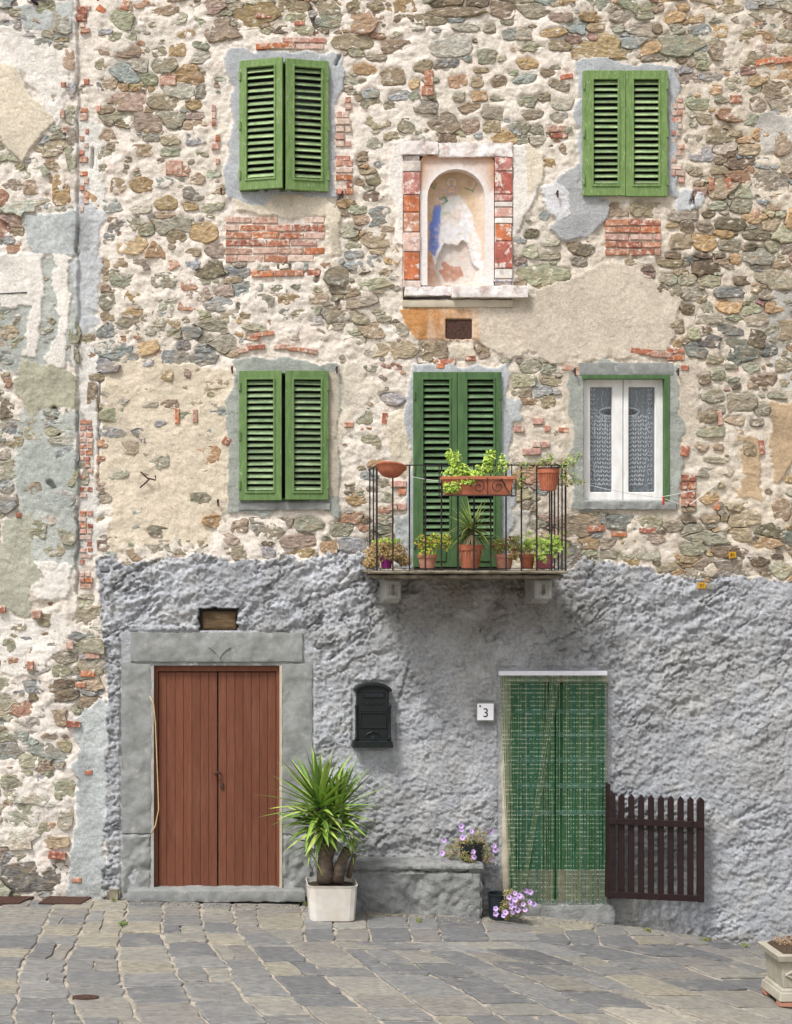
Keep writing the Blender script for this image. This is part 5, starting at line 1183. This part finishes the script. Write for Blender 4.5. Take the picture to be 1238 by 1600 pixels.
# ---- clothes line and peg
t = thing_at('clothes_line', 1037, 780, .3, 'thin white cord strung from the balcony past the lace window to a rusty wall hook', 'clothes line')
def sagline(a, b, sag=.02, n=10): return [a.lerp(b, i/n)-Vector((0,0,sag*4*(i/n)*(1-i/n))) for i in range(n+1)]
MB().tube(sagline(P(884,748,BD), P(1035,778,.22), .02), .0028, 5).build('cord', m_line, t)
MB().tube(sagline(P(1037,776,.22), P(1084,767,.03), .0), .0035, 5).build('cord', m_line, t)
MB().tube(sagline(P(1040,780,.22), P(1073,791,.10), .0), .0035, 5).build('cord', m_line, t)
MB().tube(sagline(P(1075,791,.10), P(1125,752,.02), .004), .0045, 5).build('cord', m_line, t)
MB().tube(sagline(P(640,744,BD), P(690,752,BD), .004), .0026, 5).build('cord', m_line, t)
p = P(1073,792,.05); MB().tube([p+Vector((0,.06,0)), p+Vector((0,-.05,0)), p+Vector((.01,-.06,.02))], .009, 6).build('hook', m_rust, t)
p = P(1037,782,.22); o = MB().box(p.x-.009,p.x+.009,p.y-.006,p.y+.006,p.z-.04,p.z+.035).build('clothes_peg', m_red, None, bev=.004, origin=p); tag(o, 'red plastic peg clipped on the white cord below the lace window', 'clothes peg')

# ---- rusty X anchor and bits on the wall
c = P(230,748,.03); mb = MB(); mb.tube([P(220,737,.05), P(230,747,.05), P(243,750,.05), P(243,743,.04)], .008, 6); o = mb.build('iron_anchor', m_rust, None, origin=c, smooth=True)
MB().tube([P(219,762,.03), P(230,752,.05), P(234,747,.05)], .007, 6).build('tie', m_rust, o); tag(o, 'bent rusty iron anchor sticking out of pale plaster left of the lower window', 'iron anchor')
o = MB().tube([P(48,-4,.07), P(53,3,.06), P(62,8,.02)], .014, 8).build('iron_stub', m_iron, None, origin=P(55,2,.05)); tag(o, 'short black iron stub in the wall at the top left corner', 'iron stub')
o = MB().tube([P(-60,459,.05)]+[P(x_,459-.04*x_+math.sin(x_)*.5,.05) for x_ in range(-30,48,12)], .006, 5).build('cable', m_black, None, origin=P(10,458,.04)); tag(o, 'short thin dark cable running across the plaster at the left edge', 'cable')
o = MB().tube([P(234,1088,.05),P(240,1100,.05),P(243,1130,.05),P(245,1180,.05),P(247,1230,.05),P(248,1265,.05),P(243,1290,.05),P(236,1304,.05)], .0055, 6).build('dangling_string', M('straw_string',(.60,.44,.24),(.45,.32,.17),bump=0), None, origin=P(243,1200,.05), smooth=True); tag(o, 'straw coloured string hanging down beside the brown door', 'string')

# ---- yellow number tags
def text(body, size, mat, parent, loc, name):
    cu = bpy.data.curves.new(name, 'FONT'); cu.body = body; cu.size = size; cu.extrude = .0012; cu.align_x = 'CENTER'; cu.align_y = 'CENTER'
    ob = bpy.data.objects.new(name, cu); COL.objects.link(ob); bpy.context.view_layer.update()
    me_ = bpy.data.meshes.new_from_object(ob.evaluated_get(bpy.context.evaluated_depsgraph_get())); bpy.data.objects.remove(ob)
    me_.materials.clear(); me_.materials.append(mat); o2 = link(name, me_, parent); o2.location = Vector(loc)-org(parent); o2.rotation_euler = (R(90),0,0); return o2
for (px_, py_, w_, tx, lb) in ((1145,867,11,'81','tiny yellow enamel number tag fixed among the stones'),(1097,915,13,'01','yellow enamel number tag at the top of the grey render')):
    t = thing_at('number_tag', px_, py_, .05, lb, 'number tag'); p = P(px_,py_,.045)
    MB().box(p.x-w_/2*S, p.x+w_/2*S, p.y-.003, p.y+.01, p.z-.027, p.z+.027).build('plate', m_yel, t, bev=.002)
    text(tx, .042, m_tagk, t, p+Vector((0,-.004,0)), 'digits')
    if tx == '01':
        p2 = P(1111,916,.045); MB().box(p2.x-6*S,p2.x+6*S,p2.y-.003,p2.y+.01,p2.z-.026,p2.z+.026).build('grey_plate', m_cement, t, bev=.002)
        text('11', .034, m_yel, t, p2+Vector((-.008,-.004,0)), 'digits')

# ---- house number
t = thing_at('house_number', 759, 1113, .05, 'square white enamel plate with a black number 3', 'house number'); p = P(759,1113,.06)
MB().box(p.x-14*S,p.x+14*S,p.y,p.y+.035,p.z-15*S,p.z+15*S).build('backing', m_cement, t, bev=.003)
MB().box(p.x-13*S,p.x+12.5*S,p.y-.008,p.y-.0005,p.z-12.5*S,p.z+13.5*S).build('plate', m_plate, t, bev=.003)
text('3', .115, m_ink, t, p+Vector((0,-.0095,-.008)), 'digit')
MB().box(p.x-10*S,p.x-7.5*S,p.y-.0098,p.y-.0088,p.z+8*S,p.z+11*S).build('emblem', m_ink, t)

# ---- letter box
t = thing_at('letter_box', 583, 1168, .10, 'dark green cast metal letter box with arched top on the grey wall', 'letter box'); d = .13
def A(px, py): return (X(px,d), Z(py,d))
arc = [A(583-25*math.cos(a), 1079-10.5*math.sin(a)) for a in [math.pi*k/14 for k in range(15)]]
MB().prism([A(557,1163)]+arc+[A(609,1163)], -.13, .0).build('body', m_mail, t, bev=.003)
arc2o = [A(583-30*math.cos(a), 1080-13*math.sin(a)) for a in [math.pi*k/14 for k in range(15)]]; arc2i = [A(583-25*math.cos(a), 1081-9.5*math.sin(a)) for a in [math.pi*k/14 for k in range(15)]][::-1]
MB().prism(arc2o+arc2i, -.15, .0).build('arched_hood', m_mail, t, bev=.003)
MB().prism([A(551,1168),A(615,1168),A(613,1158),A(553,1158)], -.155, .0).build('plinth', m_mail, t, bev=.004)
for px_ in (557,609): MB().lathe([(.016,0),(.016,.03),(.011,.04),(.011,.29),(.015,.30),(.015,.32),(.004,.34)], (X(px_,d),-.137,Z(1158,d)), 10).build('column', m_mail, t, smooth=True)
MB().ring(*[A(567,0)[0],A(601,0)[0],A(0,1090)[1],A(0,1080)[1],A(569,0)[0],A(599,0)[0],A(0,1088)[1],A(0,1082)[1]], -.139, -.130).build('slot_frame', m_mail, t, bev=.002)
MB().box(A(569.5,0)[0],A(598.5,0)[0],-.134,-.129,A(0,1087.6)[1],A(0,1082.4)[1]).build('slot', m_black, t)
MB().box(A(563,0)[0],A(604,0)[0],-.138,-.129,A(0,1112)[1],A(0,1110)[1]).build('ridge', m_mail, t, bev=.001)
MB().ring(A(563,0)[0],A(604,0)[0],A(0,1138)[1],A(0,1113)[1],A(565,0)[0],A(602,0)[0],A(0,1136)[1],A(0,1115)[1],-.137,-.130).build('door_panel', m_mail, t, bev=.002)
for k in range(7): q = A(568+k*5,1098+ (k%2)); MB().lathe([(.001,.008),(.008,.004),(.010,-.004)], (0,0,0), 8).build('ornament', m_mail, t, local=True).location = Vector((q[0],-.133,q[1]))-ORG[t.name]
q = A(583,1150); MB().tube([(q[0]+.06*math.cos(a),-.137,q[1]+.035*math.sin(a)) for a in [math.pi*k/10 for k in range(11)]], .006, 5).build('ornament', m_mail, t)
q = A(583,1143); kn = MB().lathe([(.001,.012),(.008,.008),(.009,-.002)], (0,0,0), 10).build('knob', m_mail, t, local=True, smooth=True); kn.location = Vector((q[0],-.136,q[1]))-ORG[t.name]; kn.rotation_euler = (R(90),0,0)
q = A(583,1153); lk = MB().lathe([(.018,0),(.018,.006),(.012,.007)], (0,0,0), 14).build('lock', m_black, t, local=True); lk.location = Vector((q[0],-.131,q[1]))-ORG[t.name]; lk.rotation_euler = (R(90),0,0)

# ---- bead curtain
t = thing_at('bead_curtain', 866, 1052, .08, 'green and cream bead strand door curtain hung from a white rail', 'door curtain'); d = .085
MB().box(X(780,d), X(949,d), -d-.012, -.03, Z(1055.5,d), Z(1048.5,d)).build('rail', m_rail, t, bev=.003)
rc = random.Random(5)
ns = 104
for k in range(ns):
    px0 = 783+(948-783)*k/(ns-1)+rc.gauss(0,.15); far = (k/ns)
    bot = 1409+rc.uniform(-3,6)-(6 if px0 < 800 else 0)+ (px0-783)*.03
    drift = rc.gauss(0,1.3); tx = px0+drift
    if 846 < px0 < 880 and rc.random() < .35: continue
    if px0 < 803: tx = px0+ (812-px0)*.55
    pts = [P(px0,1055.5,d)]+[P(px0+(tx-px0)*f**1.6+rc.gauss(0,.25), 1055.5+(bot-1055.5)*f, d+rc.gauss(0,.003)) for f in (.15,.3,.45,.6,.75,.88,1)]
    m_ = m_str[rc.choices([0,1,2,3],[5,3,2,2.4])[0]] if px0 > 798 else m_str[rc.choices([1,2],[1,1])[0]]
    MB().tube(pts, rc.uniform(.0023,.0036), 3, cap=False).build('strand', m_, t)
for k in range(7):
    xs_ = 862+k*2.0; pts = [P(xs_,1055.5,d+.01)]+[P(xs_+(815+k*1.0-xs_)*f**1.15+rc.gauss(0,.4), 1055.5+(1386-1055.5)*f, d+.015+rc.gauss(0,.003)) for f in (.2,.4,.6,.8,1)]
    MB().tube(pts, .0028, 3, cap=False).build('strand', m_str[2 if k%2 else 1], t)

# ---- picket gate
t = thing_at('picket_gate', 1025, 1410, .15, 'dark brown picket gate folded back against the wall beside the bead curtain', 'gate'); d = .15
def gy_(px): return (px-955)*.045
gy0 = lambda px, py: Z(py+gy_(px), d)
for k in range(10):
    px_ = 956+k*15.4; wv = 4.6 if k not in (0,9) else 5.2
    x0, x1, xm = X(px_-wv,d), X(px_+wv,d), X(px_,d)
    zt_, zb_ = gy0(px_,1239), gy0(px_,1403)
    if k == 0: zt_ = gy0(px_,1236)
    yq = -d-.014 if k in (0,9) else -d
    MB().prism([(x0,zb_),(x1,zb_),(x1,zt_-.032),(xm,zt_),(x0,zt_-.032)], yq-.012, yq+.012+(.02 if k in (0,9) else 0)).build('picket', m_gate, t, bev=.002, origin=(xm,yq,zb_))
for (a, b) in ((1277,1287),(1392,1402)):
    MB().prism([(X(951,d),gy0(951,b)),(X(1099,d),gy0(1099,b)),(X(1099,d),gy0(1099,a)),(X(951,d),gy0(951,a))], -d-.042, -d-.0275).build('rail', m_gate, t, bev=.003)
MB().box(X(950,d),X(954,d),-d,-.02,Z(1405,d),Z(1225,d)).build('hinge_post', m_gate, t, bev=.003)
p = P(1083,1287,d+.05); MB().tube([p+Vector((.01*math.cos(a)*1.2,0,.05*math.sin(a)-.01)) for a in [i*math.pi/6 for i in range(13)]], .0028, 5, cap=False).build('wire_loop', m_iron, t)

# ---- stone bench
bench = empty('stone_bench', P(640,1432,.35), 'rough grey rendered masonry bench built against the foot of the wall', 'bench')
d = .36
zb_ = zg(X(640))-.12
rough_box('bench_body', m_cement, bench, X(496,d), X(753,d), -d, -.0, zb_, Z(1362,d), .018, .034, 6, .016)
rough_box('bench_top', m_cement, bench, X(494,d), X(757,d), -d-.012, -.0, Z(1361,d), Z(1350,d), .018, .016, 8, .010)

# ---- yucca in white planter
d = .62
k_ = (1-d/D)*S; bx = 518; c = P(bx, 1432, d); zf = zg(c.x)
c = Vector((c.x, -d, zf))
t = empty('potted_yucca', c, 'large spiky green yucca in a square white plastic planter by the brown door', 'potted plant')
hh = (1432-1376)*k_; rT, rB = 39.5*k_, 36*k_
mb = MB(); mb.lathe([(rB*.90,0),(rB*.97,.01),(rT*.97,hh*.93),(rT,hh),(rT*.95,hh),(rT*.93,hh*.9),(rT*.90,hh*.85)], c, 40, sq=7, cap=True); mb.build('planter', m_plast, t, bev=0)
MB().lathe([(rB*.80,-.012),(rB*.86,.012)], c, 40, sq=7).build('saucer', m_wood, t)
MB().lathe([(rT*.92,hh*.88),(rT*.5,hh*.93),(.01,hh*.95)], c, 20, sq=7).build('soil', m_soil, t)
def Q(px, py, dy=0): return P(px, py, d+dy)
for pts, rs in (([Q(510,1378),(Q(509,1362)),Q(508,1340),Q(506,1318)],[.085,.075,.062,.058]),([Q(511,1345),Q(518,1325),Q(521,1300),Q(524,1285)],[.05,.042,.035,.03]),([Q(507,1322),Q(500,1305),Q(498,1285),Q(498,1262)],[.045,.034,.028,.03]),
                ([Q(528,1378,.04),Q(531,1355,.04),Q(537,1340,.03),Q(545,1328)],[.055,.05,.045,.05]),([Q(545,1372),Q(550,1350),Q(555,1335)],[.022,.022,.02]),([Q(519,1318,.03),Q(512,1300,.05),Q(510,1270,.04)],[.032,.025,.022])):
    MB().tube(pts, rs, 9).build('trunk', m_trunk, t, smooth=True)
YG = [(.19,.32,.055),(.27,.41,.075),(.12,.22,.04),(.38,.48,.11),(.085,.16,.03)]
def head(c, n, L, W_, emin, emax, dr, lean=Vector((0,0,0))):
    for k in range(n):
        a = k*2.39996+random.gauss(0,.25); f = (k+.5)/n; el = emin+(emax-emin)*f
        dv = Vector((math.cos(a)*math.cos(el), math.sin(a)*math.cos(el)*.85-.08, math.sin(el)))+lean
        base = c+Vector((0,0,(f-.5)*.10))+dv.normalized()*.01
        col = random.choice(YG[:4] if f < .6 else YG); l_ = L*random.uniform(.8,1.12)*(.85+.25*math.sin(math.pi*f))
        strap(MB(), base, dv, l_, W_*random.uniform(.8,1.15), dr*(1-.75*f)*random.uniform(.6,1.3), col, 6, .35, random.gauss(0,.2)).build('leaf', m_leaf, t)
head(Q(500,1262), 80, .50, .058, -.35, 1.48, .35)
head(Q(528,1270,-.03), 56, .43, .052, -.35, 1.4, .40, Vector((.12,0,.1)))
head(Q(504,1292,.10), 44, .34, .055, -.6, .8, .6)
head(Q(484,1288,.03), 24, .28, .044, -.5, .8, .5, Vector((-.3,0,0)))
head(Q(536,1296,.06), 22, .26, .040, -.5, .9, .5, Vector((.35,0,0)))
head(Q(552,1332,.0), 24, .17, .018, -.2, 1.4, .4)
head(Q(486,1325,.02), 7, .22, .026, -.6, .2, .5, Vector((-.5,0,0)))

# ---- petunias
fl = MB(); nP = 5; V_ = [(0,0,-.006)]; cl = [(.06,.02,.10)]; F_ = []
for k in range(20):
    a = 2*math.pi*k/20; r = .011; V_.append((r*math.cos(a), r*math.sin(a), 0)); cl.append((.66,.50,.74) if k%4 else (.40,.22,.52))
for k in range(20):
    a = 2*math.pi*k/20; r = .024*(.86+.14*math.cos(5*a)); V_.append((r*math.cos(a), r*math.sin(a), .003+.002*math.cos(5*a))); cl.append((.50,.33,.70) if k%4 else (.34,.18,.52))
for k in range(20):
    j = (k+1)%20; F_ += [(0,1+k,1+j),(1+k,21+k,21+j,1+j)]
fme = bpy.data.meshes.new('flower'); fme.from_pydata(V_, [], F_); at = fme.color_attributes.new('Col','FLOAT_COLOR','POINT'); at.data.foreach_set('color', np.array([(*c_,1) for c_ in cl],dtype=np.float32).ravel()); fme.materials.append(m_flower)
def petunia(t, spots, d, s=1.15):
    for (px_, py_) in spots:
        o = link('flower', fme, t); p = P(px_, py_, d+random.uniform(-.01,.03)); o.location = p-ORG[t.name]; o.scale = (s*random.uniform(.8,1.12),)*3
        dv = Vector((random.gauss(0,.35), -1, random.uniform(-.1,.7))).normalized(); o.rotation_euler = dv.to_track_quat('Z','Y').to_euler()
PT = [(.28,.20,.09),(.22,.24,.07),(.34,.24,.12),(.17,.19,.06),(.38,.30,.16)]
d = .20
t = thing_at('petunia_pot', 737, 1354, d, 'black pot of straggly brown petunias with few lilac flowers on the bench end', 'flower pot')
zz_ = Z(1350,.36)+.006
def bpot(t, cx, cy_, z0, rb, rt_, h, nm='pot'):
    MB().lathe([(rb,0),(rt_*.97,h*.93),(rt_*1.05,h*.94),(rt_*1.05,h),(rt_*.95,h),(rt_*.93,h*.8),(rt_*.5,h*.8),(.01,h*.8)], (cx,cy_,z0), 24).build(nm, m_black, t, smooth=False)
bpot(t, X(737,d), -d, Z(1354,.2), .095, .11, .215)
mb = leaves(MB(), [(738,1316,d,24,13,.12,1.4),(718,1324,d,16,16,.1,1),(703,1332,d,12,14,.08,.7),(728,1338,d+.12,12,9,.03,.5),(757,1330,d,12,18,.1,.9),(748,1304,d,14,11,.08,.6),(765,1342,d,8,12,.06,.5),(738,1344,d+.13,8,6,.02,.3)], 1700, .020, PT)
for px_, py_ in ((720,1296),(737,1298),(767,1299),(694,1314),(691,1334),(697,1347),(774,1324),(768,1345),(739,1332)): stems(mb, P(738,1318,d), [P(px_,py_,d)], .0018, (.22,.22,.09))
mb.build('foliage', m_leaf, t)
petunia(t, [(722,1297),(721,1291),(737,1299),(768,1299),(694,1313),(691,1333),(699,1345),(694,1350),(774,1328),(773,1322),(768,1344)], d+.03); petunia(t, [(740,1331),(741,1339),(723,1309)], d+.17)
d = .52
g0, dg = ground_at(790, 1436)
t = empty('petunia_pot', g0, 'black pot lying behind a cushion of many lilac petunias on the paving by the curtain', 'flower pot')
d = dg
bpot(t, X(779,d), -d, zg(X(779,d)), .082, .092, .225)
mb = leaves(MB(), [(799,1408,d+.12,14,15,.07,1),(790,1418,d+.12,10,12,.05,.6),(812,1416,d+.12,16,13,.07,1),(796,1396,d+.1,10,8,.05,.5),(806,1428,d+.12,12,7,.05,.5),(793,1434,d+.1,5,5,.02,.15)], 1300, .019, PT+[(.20,.28,.07)])
mb.build('foliage', m_leaf, t)
petunia(t, [(796,1402),(805,1396),(815,1402),(822,1392),(829,1394),(805,1406),(799,1411),(805,1415),(799,1418),(818,1413),(809,1422),(821,1422),(801,1426),(790,1426),(787,1431),(775,1420),(775,1428),(828,1410),(835,1413),(812,1400)], d+.20)

# ---- concrete planter at the right edge
pf, dpf = ground_at(1207, 1572)
k_ = 1-dpf/D
W0 = .42; x0 = pf.x+.065; yfr = pf.y; zb = pf.z
zt_ = Z(1492, dpf)
H_ = zt_-zb
t = empty('concrete_planter', (x0+W0/2, yfr+W0/2, zb), 'weathered square concrete planter with diamond relief at the right edge', 'planter')
cx_, cy_ = x0+W0/2, yfr+W0/2
for (sx_, sy_) in ((-1,-1),(1,-1),(-1,1),(1,1)): rough_box('foot', m_terra2, t, cx_+sx_*W0*.40-.05, cx_+sx_*W0*.40+.05, cy_+sy_*W0*.40-.05, cy_+sy_*W0*.40+.05, zb-.01, zb+.03, .03, .003, 10, .004)
def frus(nm, w0, w1, z0, z1, mat=m_planter, bev=.006):
    MB().add([(cx_+a*w0/2,cy_+b*w0/2,z0) for a,b in ((-1,-1),(1,-1),(1,1),(-1,1))]+[(cx_+a*w1/2,cy_+b*w1/2,z1) for a,b in ((-1,-1),(1,-1),(1,1),(-1,1))], [(0,3,2,1),(4,5,6,7),(0,1,5,4),(1,2,6,5),(2,3,7,6),(3,0,4,7)]).build(nm, mat, t, bev=bev)
frus('base', W0*1.06, W0*1.02, zb+.03, zb+.10); frus('base_moulding', W0*.96, W0*.90, zb+.1005, zb+.125)
frus('body', W0*.86, W0*.96, zb+.1255, zb+H_-.055)
frus('rim', W0*1.10, W0*1.16, zb+H_-.0545, zb+H_)
frus('soil', W0*.92, W0*.7, zb+H_+.0005, zb+H_+.035, m_soil, .01)
zl, zh = zb+.15, zb+H_-.075; zm = (zl+zh)/2
for s1, s2 in (((-1,zm),(0,zh)),((-1,zm),(0,zl)),((1,zm),(0,zh)),((1,zm),(0,zl))):
    yv = lambda z_: cy_-(W0*.86+(W0*.10)*(z_-zb-.125)/(H_-.18))/2-.004
    MB().tube([(cx_+s1[0]*W0*.40, yv(s1[1]), s1[1]), (cx_+s2[0]*W0*.4, yv(s2[1]), s2[1])], .012, 5).build('diamond_moulding', m_planter, t)
mb = leaves(MB(), [(1240,1470,dpf-.25,34,6,.15)], 500, .02, [(.30,.20,.12),(.22,.15,.09),(.36,.26,.17)]); mb.build('dry_plants', m_leaf, t)

# ---- grit washed up along the wall foot
gm_ = MB(); rg = random.Random(9)
for k in range(520):
    px_ = rg.uniform(-20, 1260); x_ = X(px_); y_ = -abs(rg.gauss(.03,.09))-.03
    if 196 < px_ < 480: y_ -= .16
    if 494 < px_ < 760: y_ -= .38
    if 786 < px_ < 958: y_ -= .12
    r = rg.uniform(.004,.013); z_ = zg(x_)+r*.3; c_ = rg.choice([(.34,.30,.24),(.24,.22,.19),(.42,.38,.32),(.20,.17,.13)])
    gm_.add([(x_-r,y_,z_),(x_,y_-r*.8,z_),(x_+r,y_+.2*r,z_),(x_+.1*r,y_+r*.9,z_),(x_+rg.uniform(-.3,.3)*r,y_,z_+r*.7),(x_,y_,z_-r)], [(0,1,4),(1,2,4),(2,3,4),(3,0,4),(1,0,5),(2,1,5),(3,2,5),(0,3,5)], c_)
tag(gm_.build('grit', m_stone), 'grit and crumbs of mortar lying along the foot of the wall', kind='stuff')
# ---- weeds and a loose stone
def weed(px, py, rx, ry, n, cols, label):
    g, dgg = ground_at(px, py+ry); o = leaves(MB(), [(px,py,dgg,rx,ry,.05)], n, .02, cols).build('weed', m_leaf, None, origin=g); tag(o, label, 'weed', kind='stuff')
weed(192, 1443, 8, 3, 90, [(.10,.17,.03),(.16,.24,.05)], 'tuft of green weed in a joint of the paving')
for wx_, wr_, wn_ in ((655,5,50),(1012,6,70),(1105,8,90),(478,5,50),(178,5,40),(1165,6,60)): weed(wx_, float(np.interp(wx_,GX,GY))+(22 if 494<wx_<760 else 3), wr_, 3, wn_, [(.12,.17,.04),(.22,.22,.08),(.16,.20,.05)], 'small weeds rooted in the joint along the wall foot')
weed(90, 1387, 17, 8, 420, [(.20,.20,.05),(.30,.25,.08),(.12,.14,.04)], 'mossy weed growing from the foot of the wall at the lower left')
g, dgg = ground_at(178, 1404); o = rough_box('loose_stone', m_kick, None, g.x-.055, g.x+.055, g.y-.05, g.y+.04, g.z-.01, g.z+.085, .015, .010, 12, .03); tag(o, 'rounded brown loose stone lying at the wall foot left of the door', 'stone')
print('objects', len(bpy.data.objects))
